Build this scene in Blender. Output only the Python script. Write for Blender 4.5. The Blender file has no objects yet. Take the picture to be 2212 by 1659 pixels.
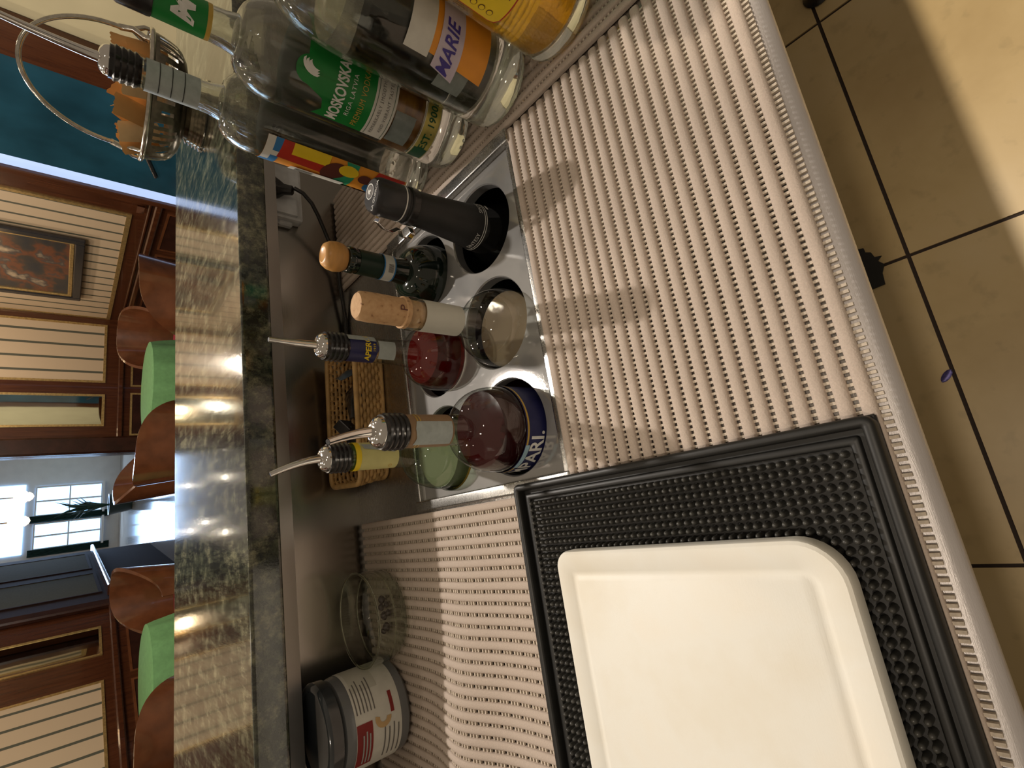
import bpy, bmesh, math, random
from mathutils import Vector, Matrix
random.seed(7)
PI = math.pi
scene = bpy.context.scene
COL = scene.collection

# ------------------------------------------------------------------ camera
F_PX, W_PX = 1060.0, 2212.0
PITCH, YAW, ROLL = [math.radians(a) for a in (42.2, 18.4, 3.3)]
EYE = Vector((0, 0, 0.345))                     # z = 0 is the steel worktop, floor at -0.9
_fw = Vector((math.sin(YAW)*math.cos(PITCH), math.cos(YAW)*math.cos(PITCH), -math.sin(PITCH)))
_rt = Vector((math.cos(YAW), -math.sin(YAW), 0)); _up = _rt.cross(_fw)
_r = math.cos(ROLL)*_rt + math.sin(ROLL)*_up
_u = -math.sin(ROLL)*_rt + math.cos(ROLL)*_up
cam_d = bpy.data.cameras.new('camera'); cam = bpy.data.objects.new('camera', cam_d); COL.objects.link(cam)
cam_d.sensor_width = 36; cam_d.sensor_fit = 'HORIZONTAL'; cam_d.lens = 36*F_PX/W_PX
cam_d.clip_start = 0.01; cam_d.clip_end = 200
# the phone was held upright and the picture is stored on its side: picture right = down
cx, cy, cz = -_u, _r, -_fw
cam.matrix_world = Matrix(((cx.x, cy.x, cz.x, EYE.x), (cx.y, cy.y, cz.y, EYE.y), (cx.z, cy.z, cz.z, EYE.z), (0, 0, 0, 1)))
scene.camera = cam
def ray(px, py): return (829.5-py)*_r + (1106-px)*_u + F_PX*_fw
def onz(px, py, z=0.0):
    d = ray(px, py); return EYE + d*((z-EYE.z)/d.z)
def ony(px, py, y):
    d = ray(px, py); return EYE + d*(y/d.y)

# ------------------------------------------------------------------ world, lights, exposure
wd = bpy.data.worlds.new('world'); scene.world = wd; wd.use_nodes = True
bg = wd.node_tree.nodes['Background']; bg.inputs[0].default_value = (1.0, 0.80, 0.58, 1); bg.inputs[1].default_value = 0.17
vs = scene.view_settings
vs.view_transform = 'Standard'; vs.look = 'None'; vs.gamma = 1; vs.use_curve_mapping = False; vs.exposure = 0.28
try:
    scene.cycles.transparent_max_bounces = 40; scene.cycles.max_bounces = 16; scene.cycles.transmission_bounces = 16; scene.cycles.glossy_bounces = 8
except Exception: pass
def lamp(name, loc, power, color, radius=0.04, target=None, angle=120, blend=0.4):
    l = bpy.data.lights.new(name, 'SPOT' if target else 'POINT'); l.energy = power; l.color = color; l.shadow_soft_size = radius
    o = bpy.data.objects.new(name, l); COL.objects.link(o); o.location = loc
    if target:
        l.spot_size = math.radians(angle); l.spot_blend = blend
        o.rotation_euler = (Vector(target)-Vector(loc)).to_track_quat('-Z', 'Y').to_euler()
    return o
WARM = (1.0, 0.85, 0.68); NEUT = (1.0, 0.91, 0.82)
lamp('downlight_over_bar', (0.64, 2.05, 1.66), 122, NEUT, 0.03)
lamp('downlight_behind_bar', (0.86, 0.24, 1.66), 150, WARM, 0.03, (0.72, -0.22, 0), 38, 0.7)
lamp('board_fill', (-0.30, -0.10, 1.66), 25, WARM, 0.04, (-0.16, 0.06, 0), 40, 0.8)  # fill spot added to brighten the cutting board
for p in ((-0.7, 1.1, 1.7), (0.2, -0.7, 1.7), (1.5, 1.3, 1.7), (0.1, 3.0, 1.7), (-0.2, 1.9, 1.7), (1.3, 2.2, 1.7)):
    lamp('glint_light', p, 5, WARM, 0.04)  # unseen point lights added for glints on the glass
for p in ((1.6, 4.4, 1.7), (-0.7, 4.0, 1.7), (2.1, 6.2, 1.7)):
    lamp('dining_downlight', p, 34, WARM, 0.06)
dl = bpy.data.lights.new('hall_daylight', 'AREA'); dl.energy = 260; dl.color = (0.45, 0.66, 1.0); dl.size = 2.6
dlo = bpy.data.objects.new('hall_daylight', dl); COL.objects.link(dlo); dlo.location = (1.6, 17.2, 0.9)
dlo.rotation_euler = Vector((-0.1, -1, -0.12)).to_track_quat('-Z', 'Y').to_euler()

# ------------------------------------------------------------------ materials
MATS = {}
def nmat(name):
    m = bpy.data.materials.new(name); m.use_nodes = True; MATS[name] = m
    return m, m.node_tree.nodes, m.node_tree.links, m.node_tree.nodes['Principled BSDF']
def coord(N, L, scale=(1, 1, 1), kind='Object'):
    tc = N.new('ShaderNodeTexCoord'); mp = N.new('ShaderNodeMapping'); mp.inputs['Scale'].default_value = scale
    L.new(tc.outputs[kind], mp.inputs[0]); return mp.outputs[0]
def noise(N, L, vec, scale, detail=3, rough=0.5):
    n = N.new('ShaderNodeTexNoise'); n.inputs['Scale'].default_value = scale; n.inputs['Detail'].default_value = detail
    n.inputs['Roughness'].default_value = rough; L.new(vec, n.inputs['Vector']); return n.outputs['Fac']
def ramp(N, L, fac, stops):
    r = N.new('ShaderNodeValToRGB'); L.new(fac, r.inputs[0]); e = r.color_ramp.elements
    while len(e) < len(stops): e.new(0.5)
    for i, (p, c) in enumerate(stops): e[i].position = p; e[i].color = (*c, 1) if len(c) == 3 else c
    return r.outputs[0]
def bump(N, L, P, h, strength, dist=0.001):
    b = N.new('ShaderNodeBump'); b.inputs['Strength'].default_value = strength; b.inputs['Distance'].default_value = dist
    L.new(h, b.inputs['Height']); L.new(b.outputs[0], P.inputs['Normal'])
def plain(name, c, rough=0.5, metal=0.0, var=0.12, scale=60, bmp=0.0, spec=0.5, coat=0.0, stretch=(1, 1, 1)):
    m, N, L, P = nmat(name); v = coord(N, L, stretch); f = noise(N, L, v, scale)
    lo = [max(0, x*(1-var)) for x in c]; hi = [min(1, x*(1+var)) for x in c]
    L.new(ramp(N, L, f, [(0.3, lo), (0.7, hi)]), P.inputs['Base Color'])
    P.inputs['Roughness'].default_value = rough; P.inputs['Metallic'].default_value = metal
    P.inputs['Specular IOR Level'].default_value = spec; P.inputs['Coat Weight'].default_value = coat
    if bmp: bump(N, L, P, f, bmp)
    return m
def emit(name, c, s):
    m, N, L, P = nmat(name)
    P.inputs['Base Color'].default_value = (*[x*0.5 for x in c], 1)
    v = coord(N, L); f = noise(N, L, v, 3); L.new(ramp(N, L, f, [(0.2, [x*0.85 for x in c]), (0.8, c)]), P.inputs['Emission Color'])
    P.inputs['Emission Strength'].default_value = s; return m
def thin_glass(name, tint=(0.93, 0.96, 0.94), refl=1.0, rough=0.0):
    """Thin-walled glass: clear sheet with a Fresnel reflection."""
    m, N, L, P = nmat(name); N.remove(P); out = N['Material Output']
    t = N.new('ShaderNodeBsdfTransparent'); g = N.new('ShaderNodeBsdfGlossy'); g.inputs['Roughness'].default_value = rough or 0.02
    lw = N.new('ShaderNodeLayerWeight'); lw.inputs['Blend'].default_value = 0.5
    edge = N.new('ShaderNodeMixRGB'); edge.inputs[1].default_value = (*tint, 1); edge.inputs[2].default_value = (*[x*x*0.55 for x in tint], 1)
    p = N.new('ShaderNodeMath'); p.operation = 'POWER'; p.inputs[1].default_value = 3.0
    L.new(lw.outputs['Facing'], p.inputs[0]); L.new(p.outputs[0], edge.inputs[0]); L.new(edge.outputs[0], t.inputs[0])
    p5 = N.new('ShaderNodeMath'); p5.operation = 'POWER'; p5.inputs[1].default_value = 5.0; L.new(lw.outputs['Facing'], p5.inputs[0])
    fr = N.new('ShaderNodeMath'); fr.operation = 'MULTIPLY_ADD'; fr.inputs[1].default_value = 0.90; fr.inputs[2].default_value = 0.075; L.new(p5.outputs[0], fr.inputs[0])
    k = N.new('ShaderNodeMath'); k.operation = 'MULTIPLY'; k.inputs[1].default_value = refl; L.new(fr.outputs[0], k.inputs[0])
    v = coord(N, L); b = N.new('ShaderNodeBump'); b.inputs['Strength'].default_value = 0.12; b.inputs['Distance'].default_value = 0.002
    L.new(noise(N, L, v, 45, 2), b.inputs['Height']); L.new(b.outputs[0], g.inputs['Normal'])
    mx = N.new('ShaderNodeMixShader'); L.new(k.outputs[0], mx.inputs[0]); L.new(t.outputs[0], mx.inputs[1]); L.new(g.outputs[0], mx.inputs[2])
    L.new(mx.outputs[0], out.inputs[0]); return m
def solid_glass(name, c, ior=1.45, clear=0.25, rough=0.0):
    """Refracting glass or liquid; part of the light passes straight through so that it throws a light shadow."""
    m, N, L, P = nmat(name); N.remove(P); out = N['Material Output']
    g = N.new('ShaderNodeBsdfGlass'); g.inputs['Color'].default_value = (*c, 1); g.inputs['IOR'].default_value = ior; g.inputs['Roughness'].default_value = rough
    t = N.new('ShaderNodeBsdfTransparent'); t.inputs[0].default_value = (*c, 1)
    v = coord(N, L); b = N.new('ShaderNodeBump'); b.inputs['Strength'].default_value = 0.1; b.inputs['Distance'].default_value = 0.002
    L.new(noise(N, L, v, 60, 2), b.inputs['Height']); L.new(b.outputs[0], g.inputs['Normal'])
    mx = N.new('ShaderNodeMixShader'); mx.inputs[0].default_value = clear; L.new(g.outputs[0], mx.inputs[1]); L.new(t.outputs[0], mx.inputs[2])
    L.new(mx.outputs[0], out.inputs[0]); return m

def steel(name, c, rough, stretch, scr=0.15, dirt=0.0, metal=1.0):
    m, N, L, P = nmat(name); v = coord(N, L, stretch); f = noise(N, L, v, 90, 4, 0.65)
    v2 = coord(N, L); f2 = noise(N, L, v2, 9, 3)
    L.new(ramp(N, L, f2, [(0.25, [x*(0.86-dirt) for x in c]), (0.75, c)]), P.inputs['Base Color'])
    mr = N.new('ShaderNodeMapRange'); mr.inputs['To Min'].default_value = rough*0.75; mr.inputs['To Max'].default_value = rough*1.4
    L.new(f, mr.inputs[0]); L.new(mr.outputs[0], P.inputs['Roughness']); P.inputs['Metallic'].default_value = metal
    bump(N, L, P, f, scr, 0.0006); return m
steel('steel_worktop', (0.48, 0.46, 0.44), 0.26, (1, 14, 1), 0.12)
steel('steel_edge', (0.74, 0.70, 0.69), 0.34, (2, 22, 2), 0.30, 0.1, 0.45)
steel('steel_rim', (0.52, 0.51, 0.49), 0.26, (6, 6, 6), 0.05)
# worn hole plate: tight sheen over finely scratched metal
m, N, L, P = nmat('steel_plate'); out = N['Material Output']
v = coord(N, L, (4, 4, 4)); f = noise(N, L, v, 70, 4, 0.7); f2 = noise(N, L, coord(N, L), 14, 3)
P.inputs['Metallic'].default_value = 0.25; P.inputs['Roughness'].default_value = 0.55; P.inputs['Specular IOR Level'].default_value = 0.1
L.new(ramp(N, L, f2, [(0.3, (0.26, 0.255, 0.25)), (0.7, (0.38, 0.375, 0.36))]), P.inputs['Base Color'])
g = N.new('ShaderNodeBsdfGlossy'); g.distribution = 'BECKMANN'; g.inputs['Color'].default_value = (0.55, 0.54, 0.52, 1); g.inputs['Roughness'].default_value = 0.11
b = N.new('ShaderNodeBump'); b.inputs['Strength'].default_value = 0.05; b.inputs['Distance'].default_value = 0.0006; L.new(f, b.inputs['Height']); L.new(b.outputs[0], g.inputs['Normal'])
mx = N.new('ShaderNodeMixShader'); mx.inputs[0].default_value = 0.42; L.new(P.outputs[0], mx.inputs[1]); L.new(g.outputs[0], mx.inputs[2]); L.new(mx.outputs[0], out.inputs[0])
steel('steel_back', (0.42, 0.40, 0.37), 0.20, (1, 1, 10), 0.05)
steel('steel_strip', (0.62, 0.60, 0.58), 0.34, (12, 1, 1), 0.12)
plain('chrome', (0.82, 0.80, 0.78), 0.10, 1, 0.05)
plain('silver', (0.60, 0.57, 0.50), 0.16, 1, 0.2, 120)
plain('silver_dark', (0.22, 0.20, 0.16), 0.26, 1, 0.25, 160)
plain('black_metal', (0.05, 0.05, 0.055), 0.22, 0.6, 0.2)
plain('cut_dark', (0.012, 0.011, 0.010), 0.6)
# granite: dark green, mottled, polished
m, N, L, P = nmat('granite')
v = coord(N, L); f1 = noise(N, L, v, 26, 6, 0.7); v2 = coord(N, L, (1, 0.16, 1)); f2 = noise(N, L, v2, 90, 5, 0.75)
c1 = ramp(N, L, f1, [(0.34, (0.020, 0.024, 0.018)), (0.50, (0.060, 0.068, 0.050)), (0.62, (0.18, 0.18, 0.13)), (0.72, (0.07, 0.078, 0.058))])
c2 = ramp(N, L, f2, [(0.42, (0.25, 0.25, 0.25)), (0.60, (1.6, 1.55, 1.3))])  # streaky reflection of the wall put into the stone colour
mx = N.new('ShaderNodeMixRGB'); mx.blend_type = 'MULTIPLY'; mx.inputs[0].default_value = 0.9; L.new(c1, mx.inputs[1]); L.new(c2, mx.inputs[2])
L.new(mx.outputs[0], P.inputs['Base Color']); P.inputs['Roughness'].default_value = 0.10; P.inputs['Specular IOR Level'].default_value = 0.9; P.inputs['Coat Weight'].default_value = 0.25; P.inputs['Coat Roughness'].default_value = 0.04; P.inputs['Coat IOR'].default_value = 1.7
bump(N, L, P, f2, 0.14, 0.0008)
# ribbed foam mat
plain('mat_foam', (0.55, 0.46, 0.39), 0.85, 0, 0.07, 900, 0.35, 0.2)
plain('mat_thread', (0.60, 0.52, 0.42), 0.8, 0, 0.15, 500)
plain('black_rubber', (0.012, 0.012, 0.011), 0.45, 0, 0.2, 80, 0.0, 0.5)
plain('rubber_nub', (0.050, 0.049, 0.044), 0.38, 0, 0.2, 80, 0.0, 0.5)
m, N, L, P = nmat('board_plastic')
v = coord(N, L); f = noise(N, L, v, 16, 4); L.new(ramp(N, L, f, [(0.3, (0.82, 0.78, 0.67)), (0.55, (0.86, 0.85, 0.78)), (0.75, (0.87, 0.83, 0.73))]), P.inputs['Base Color'])
vs2 = coord(N, L, (1, 9, 1)); fs = noise(N, L, vs2, 130, 5, 0.75); bump(N, L, P, fs, 0.25, 0.0005)
P.inputs['Roughness'].default_value = 0.42; P.inputs['Subsurface Weight'].default_value = 0.0
# floor tile
m, N, L, P = nmat('floor_tile')
v = coord(N, L, kind='Object'); f = noise(N, L, v, 3.2, 5, 0.6); f2 = noise(N, L, v, 24, 3)
c1 = ramp(N, L, f, [(0.25, (0.47, 0.34, 0.155)), (0.5, (0.58, 0.44, 0.22)), (0.78, (0.62, 0.49, 0.28))])
c2 = ramp(N, L, f2, [(0.30, (0.80, 0.80, 0.80)), (0.42, (1, 1, 1))])
mx = N.new('ShaderNodeMixRGB'); mx.blend_type = 'MULTIPLY'; mx.inputs[0].default_value = 0.7; L.new(c1, mx.inputs[1]); L.new(c2, mx.inputs[2])
L.new(mx.outputs[0], P.inputs['Base Color']); P.inputs['Roughness'].default_value = 0.38
plain('grout', (0.035, 0.022, 0.016), 0.8)
# wood
m, N, L, P = nmat('mahogany')
v = coord(N, L, (7, 7, 0.6)); f = noise(N, L, v, 5, 5, 0.6)
L.new(ramp(N, L, f, [(0.3, (0.042, 0.012, 0.005)), (0.7, (0.085, 0.027, 0.010))]), P.inputs['Base Color']); P.inputs['Roughness'].default_value = 0.22
P.inputs['Coat Weight'].default_value = 0.3
plain('dark_wood', (0.030, 0.010, 0.006), 0.25, 0, 0.3, 8)
plain('chair_wood', (0.13, 0.045, 0.017), 0.22, 0, 0.25, 9, coat=0.5)
plain('gilt', (0.48, 0.33, 0.13), 0.35, 0.7, 0.25, 60)
def stripes(name, axis, base, dark, pitch, width):
    m, N, L, P = nmat(name); tc = N.new('ShaderNodeTexCoord'); sp = N.new('ShaderNodeSeparateXYZ'); L.new(tc.outputs['Object'], sp.inputs[0])
    d = N.new('ShaderNodeMath'); d.operation = 'DIVIDE'; d.inputs[1].default_value = pitch; L.new(sp.outputs[axis], d.inputs[0])
    fr = N.new('ShaderNodeMath'); fr.operation = 'FRACT'; L.new(d.outputs[0], fr.inputs[0])
    lt = N.new('ShaderNodeMath'); lt.operation = 'LESS_THAN'; lt.inputs[1].default_value = width; L.new(fr.outputs[0], lt.inputs[0])
    mx = N.new('ShaderNodeMixRGB'); L.new(lt.outputs[0], mx.inputs[0]); mx.inputs[1].default_value = (*base, 1); mx.inputs[2].default_value = (*dark, 1)
    L.new(mx.outputs[0], P.inputs['Base Color']); P.inputs['Roughness'].default_value = 0.7; return m
stripes('wallpaper', 'X', (0.50, 0.38, 0.25), (0.075, 0.075, 0.05), 0.16, 0.16)
plain('plaster', (0.50, 0.44, 0.27), 0.8, 0, 0.05, 4)
plain('white_paint', (0.62, 0.60, 0.56), 0.5, 0, 0.05, 4)
plain('dark_panel', (0.085, 0.085, 0.06), 0.9, spec=0.05)
plain('dark_wood_matte', (0.022, 0.010, 0.008), 0.8, spec=0.08)
plain('ink_maroon', (0.26, 0.018, 0.016), 0.5)
plain('teal_panel', (0.012, 0.055, 0.085), 0.16, 0, 0.3, 3)
plain('green_cloth', (0.13, 0.30, 0.11), 0.8, 0, 0.1, 30)
m, N, L, P = nmat('oil_paint')
v = coord(N, L, (1, 1, 1.6)); f = noise(N, L, v, 2.6, 4, 0.5)
L.new(ramp(N, L, f, [(0.36, (0.014, 0.020, 0.030)), (0.46, (0.035, 0.030, 0.028)), (0.53, (0.15, 0.045, 0.018)), (0.57, (0.05, 0.045, 0.045)), (0.66, (0.45, 0.34, 0.22))]), P.inputs['Base Color']); P.inputs['Roughness'].default_value = 0.3
emit('day_glass', (0.30, 0.56, 1.0), 3.0)
emit('daylight_sheen', (0.42, 0.55, 0.86), 0.9)  # glow put in for daylight reflected off the strip, no lamp
emit('lamp_glow', (1.0, 0.72, 0.42), 9.0)
emit('downlight_glow', (1.0, 0.86, 0.68), 30.0)
emit('chandelier_glow', (1.0, 0.70, 0.45), 2.6)
m, N, L, P = nmat('mirror'); P.inputs['Metallic'].default_value = 1; P.inputs['Base Color'].default_value = (0.75, 0.78, 0.72, 1); P.inputs['Roughness'].default_value = 0.03
v = coord(N, L); bump(N, L, P, noise(N, L, v, 3, 1), 0.03, 0.01)
m, N, L, P = nmat('hall_floor'); v = coord(N, L); f = noise(N, L, v, 2)
L.new(ramp(N, L, f, [(0.3, (0.20, 0.17, 0.14)), (0.7, (0.32, 0.28, 0.23))]), P.inputs['Base Color']); P.inputs['Roughness'].default_value = 0.10
plain('curtain', (0.02, 0.06, 0.05), 0.8, 0, 0.4, 12, stretch=(6, 6, 0.4))
plain('plant_leaf', (0.015, 0.05, 0.03), 0.5)
plain('plant_pot', (0.012, 0.03, 0.03), 0.3)
# small things
thin_glass('clear_glass', (0.93, 0.95, 0.93), 1.0)
thin_glass('green_tint_glass', (0.80, 0.90, 0.78), 1.0)
thin_glass('pale_blue_glass', (0.72, 0.92, 0.86), 1.0)
solid_glass('bottle_glass', (0.97, 0.98, 0.96), 1.46, 0.12)
solid_glass('dish_glass', (0.97, 0.98, 0.92), 1.45, 0.05)
thin_glass('dish_wall', (0.90, 0.93, 0.86), 1.6)
solid_glass('aqua_glass', (0.80, 0.95, 0.90), 1.46, 0.15)
solid_glass('base_glass', (0.92, 0.97, 0.92), 1.46, 0.2)
solid_glass('clear_liquid', (0.93, 0.94, 0.92), 1.34, 0.12)
solid_glass('gold_liquid', (0.90, 0.70, 0.10), 1.34, 0.15)
for nm_, c_ in (('amber_liquid', (0.50, 0.38, 0.25)), ('pale_green_liquid', (0.55, 0.55, 0.38))):      # slightly cloudy
    m, N, L, P = nmat(nm_); P.inputs['Base Color'].default_value = (*c_, 1); P.inputs['Roughness'].default_value = 0.06; P.inputs['Transmission Weight'].default_value = 0.65; P.inputs['IOR'].default_value = 1.34
    v = coord(N, L); bump(N, L, P, noise(N, L, v, 50, 1), 0.1, 0.002)
m, N, L, P = nmat('red_liquid'); P.inputs['Base Color'].default_value = (0.28, 0.008, 0.005, 1); P.inputs['Roughness'].default_value = 0.05
P.inputs['Transmission Weight'].default_value = 0.75; P.inputs['IOR'].default_value = 1.34
v = coord(N, L); bump(N, L, P, noise(N, L, v, 50, 1), 0.12, 0.002)
m, N, L, P = nmat('dark_red_liquid'); P.inputs['Base Color'].default_value = (0.055, 0.004, 0.005, 1); P.inputs['Roughness'].default_value = 0.05
P.inputs['Transmission Weight'].default_value = 0.45; P.inputs['IOR'].default_value = 1.34
v = coord(N, L); bump(N, L, P, noise(N, L, v, 50, 1), 0.12, 0.002)
plain('dark_green_glass', (0.006, 0.014, 0.008), 0.06, 0, 0.2, 40, 0, 0.6, 0.5)
plain('black_glass', (0.006, 0.006, 0.006), 0.06, 0, 0.2, 40, 0, 0.6, 0.5)
plain('black_sleeve', (0.016, 0.016, 0.016), 0.5)
plain('green_sleeve', (0.010, 0.030, 0.018), 0.4)
plain('black_cap', (0.03, 0.03, 0.033), 0.35)
plain('black_plastic', (0.016, 0.015, 0.015), 0.25, 0, 0.2, 60)
plain('paper_white', (0.72, 0.72, 0.66), 0.7, 0, 0.05, 90)
plain('paper_grey', (0.40, 0.45, 0.44), 0.7, 0, 0.10, 160)
plain('paper_cream', (0.60, 0.60, 0.53), 0.65, 0, 0.04, 40)
plain('label_inside', (0.26, 0.26, 0.24), 0.8, 0, 0.35, 22)
plain('ink_dark', (0.02, 0.02, 0.02), 0.6)
plain('ink_grey', (0.17, 0.16, 0.15), 0.6)
plain('ink_white', (0.80, 0.80, 0.76), 0.6)
plain('ink_navy', (0.020, 0.022, 0.10), 0.35)
plain('ink_purple', (0.06, 0.04, 0.30), 0.5)
plain('ink_gold', (0.55, 0.36, 0.06), 0.4)
plain('ink_yellow', (0.90, 0.66, 0.02), 0.45, 0, 0.04)
plain('ink_red', (0.50, 0.03, 0.015), 0.5)
plain('ink_orange', (0.85, 0.34, 0.03), 0.5, 0, 0.05)
plain('ink_green', (0.006, 0.22, 0.035), 0.4, 0, 0.12, 30)
plain('ink_dark_green', (0.006, 0.085, 0.025), 0.4, 0, 0.2, 30)
plain('ink_blue', (0.03, 0.20, 0.48), 0.5)
plain('ink_lightblue', (0.36, 0.55, 0.66), 0.5)
plain('ink_teal', (0.02, 0.32, 0.16), 0.5)
plain('ink_brown', (0.12, 0.03, 0.02), 0.5)
plain('label_pale_yellow', (0.66, 0.63, 0.26), 0.55, 0, 0.06)
plain('label_kraft', (0.30, 0.19, 0.10), 0.6)
plain('label_lilac', (0.62, 0.55, 0.66), 0.5, 0, 0.05)
plain('gold_foil', (0.55, 0.47, 0.12), 0.35, 0.3, 0.3, 60)
m, N, L, P = nmat('amber_refraction'); v = coord(N, L, (1, 1, 3)); f = noise(N, L, v, 30, 4)  # amber painted for a refracted image inside the vodka bottle
L.new(ramp(N, L, f, [(0.3, (0.10, 0.035, 0.008)), (0.6, (0.40, 0.17, 0.03)), (0.75, (0.16, 0.06, 0.015))]), P.inputs['Base Color']); P.inputs['Roughness'].default_value = 0.3
m, N, L, P = nmat('cork'); v = coord(N, L); f = noise(N, L, v, 220, 3); L.new(ramp(N, L, f, [(0.28, (0.22, 0.10, 0.04)), (0.36, (0.55, 0.33, 0.16)), (0.8, (0.66, 0.43, 0.23))]), P.inputs['Base Color']); P.inputs['Roughness'].default_value = 0.8
plain('knob_wood', (0.72, 0.37, 0.11), 0.35, 0, 0.15, 25, stretch=(1, 1, 6))
plain('rattan', (0.52, 0.32, 0.12), 0.5, 0, 0.25, 60)
plain('sachet_paper', (0.62, 0.33, 0.11), 0.75, 0, 0.15, 18)
plain('sachet_pale', (0.78, 0.54, 0.28), 0.75, 0, 0.1, 18)
plain('foil_dark', (0.16, 0.16, 0.17), 0.18, 0.8, 0.5, 30)
plain('foil_blue', (0.16, 0.24, 0.34), 0.25, 0.6, 0.3, 30)
plain('jar_plastic', (0.17, 0.18, 0.19), 0.22, 0, 0.15, 12, coat=0.5)
plain('jar_lid', (0.045, 0.055, 0.065), 0.12, 0, 0.5, 14, coat=0.8)
plain('socket_plastic', (0.62, 0.64, 0.66), 0.4, 0, 0.1)
plain('bean', (0.016, 0.010, 0.008), 0.35)
plain('nut', (0.62, 0.42, 0.20), 0.6)
plain('purple_foil', (0.07, 0.06, 0.20), 0.35, 0.4, 0.3, 200)
plain('red_cloth', (0.30, 0.012, 0.03), 0.7)

# ------------------------------------------------------------------ mesh helpers
class MB:
    def __init__(s): s.v = []; s.f = []
    def add(s, vs_, fs_):
        o = len(s.v); s.v += [tuple(p) for p in vs_]; s.f += [tuple(i+o for i in f) for f in fs_]; return s
    def box(s, x0, x1, y0, y1, z0, z1):
        return s.add([(x, y, z) for z in (z0, z1) for y in (y0, y1) for x in (x0, x1)],
                     [(0, 2, 3, 1), (4, 5, 7, 6), (0, 1, 5, 4), (2, 6, 7, 3), (0, 4, 6, 2), (1, 3, 7, 5)])
    def lathe(s, prof, n=48, c=(0, 0), a0=0, a1=2*PI):
        full = abs(a1-a0) > 6.28; k = n if full else n+1; vs_ = []; fs_ = []; rows = []
        for r, z in prof:
            if r < 1e-6: rows.append([len(vs_)]); vs_.append((c[0], c[1], z))
            else:
                rows.append(list(range(len(vs_), len(vs_)+k)))
                for i in range(k):
                    a = a0+(a1-a0)*i/n; vs_.append((c[0]+r*math.cos(a), c[1]+r*math.sin(a), z))
        for A, B in zip(rows[:-1], rows[1:]):
            for i in range(n):
                j = (i+1) % k
                if len(A) == 1 and len(B) == 1: continue
                if len(A) == 1: fs_.append((A[0], B[j], B[i]))
                elif len(B) == 1: fs_.append((A[i], A[j], B[0]))
                else: fs_.append((A[i], A[j], B[j], B[i]))
        return s.add(vs_, fs_)
    def tube(s, path, rad, n=10, caps=True):
        P = [Vector(p) for p in path]; R = rad if isinstance(rad, (list, tuple)) else [rad]*len(P); vs_ = []; fs_ = []
        T = [(P[min(i+1, len(P)-1)]-P[max(i-1, 0)]).normalized() for i in range(len(P))]
        nr = T[0].orthogonal().normalized()
        for i, p in enumerate(P):
            nr = (nr-T[i]*nr.dot(T[i])).normalized(); b = T[i].cross(nr)
            for j in range(n):
                a = 2*PI*j/n; vs_.append(p+R[i]*(math.cos(a)*nr+math.sin(a)*b))
        for i in range(len(P)-1):
            for j in range(n): fs_.append((i*n+j, i*n+(j+1) % n, (i+1)*n+(j+1) % n, (i+1)*n+j))
        if caps: fs_.append(tuple(range(n))[::-1]); fs_.append(tuple((len(P)-1)*n+j for j in range(n)))
        return s.add(vs_, fs_)
    def prism(s, poly, z0, z1):
        n = len(poly); vs_ = [(x, y, z0) for x, y in poly]+[(x, y, z1) for x, y in poly]
        return s.add(vs_, [tuple(range(n))[::-1], tuple(range(n, 2*n))]+[(i, (i+1) % n, n+(i+1) % n, n+i) for i in range(n)])
    def mesh(s, name='m', smooth=None, bevel=0, seg=2):
        me = bpy.data.meshes.new(name); me.from_pydata(s.v, [], s.f); me.validate()
        if bevel:
            bm = bmesh.new(); bm.from_mesh(me); bmesh.ops.recalc_face_normals(bm, faces=bm.faces)
            bmesh.ops.bevel(bm, geom=[e for e in bm.edges if len(e.link_faces) == 2 and e.calc_face_angle(0) > 0.5], offset=bevel, segments=seg, affect='EDGES', profile=0.6)
            bm.to_mesh(me); bm.free()
        if smooth is not None:
            for p in me.polygons: p.use_smooth = True
            me.set_sharp_from_angle(angle=math.radians(smooth))
        return me
def tag(o, label=None, cat=None, group=None, kind=None):
    if label: o['label'] = label
    if cat: o['category'] = cat
    if group: o['group'] = group
    if kind: o['kind'] = kind
    return o
def obj(name, mb, mat, parent=None, smooth=None, bevel=0, seg=2):
    me = mb.mesh(name, smooth, bevel, seg) if isinstance(mb, MB) else mb
    if not me.materials: me.materials.append(MATS[mat])
    o = bpy.data.objects.new(name, me); COL.objects.link(o)
    if parent: o.parent = parent
    return o
def thing(name, label, cat, loc=(0, 0, 0), rz=0, group=None):
    o = bpy.data.objects.new(name, None); COL.objects.link(o); o.empty_display_size = 0.02
    o.location = loc; o.rotation_euler = (0, 0, rz); tag(o, label, cat, group); return o
def copy_tree(o, parent=None):
    c = o.copy(); COL.objects.link(c); c.parent = parent
    for ch in list(o.children): copy_tree(ch, c)
    return c
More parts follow.
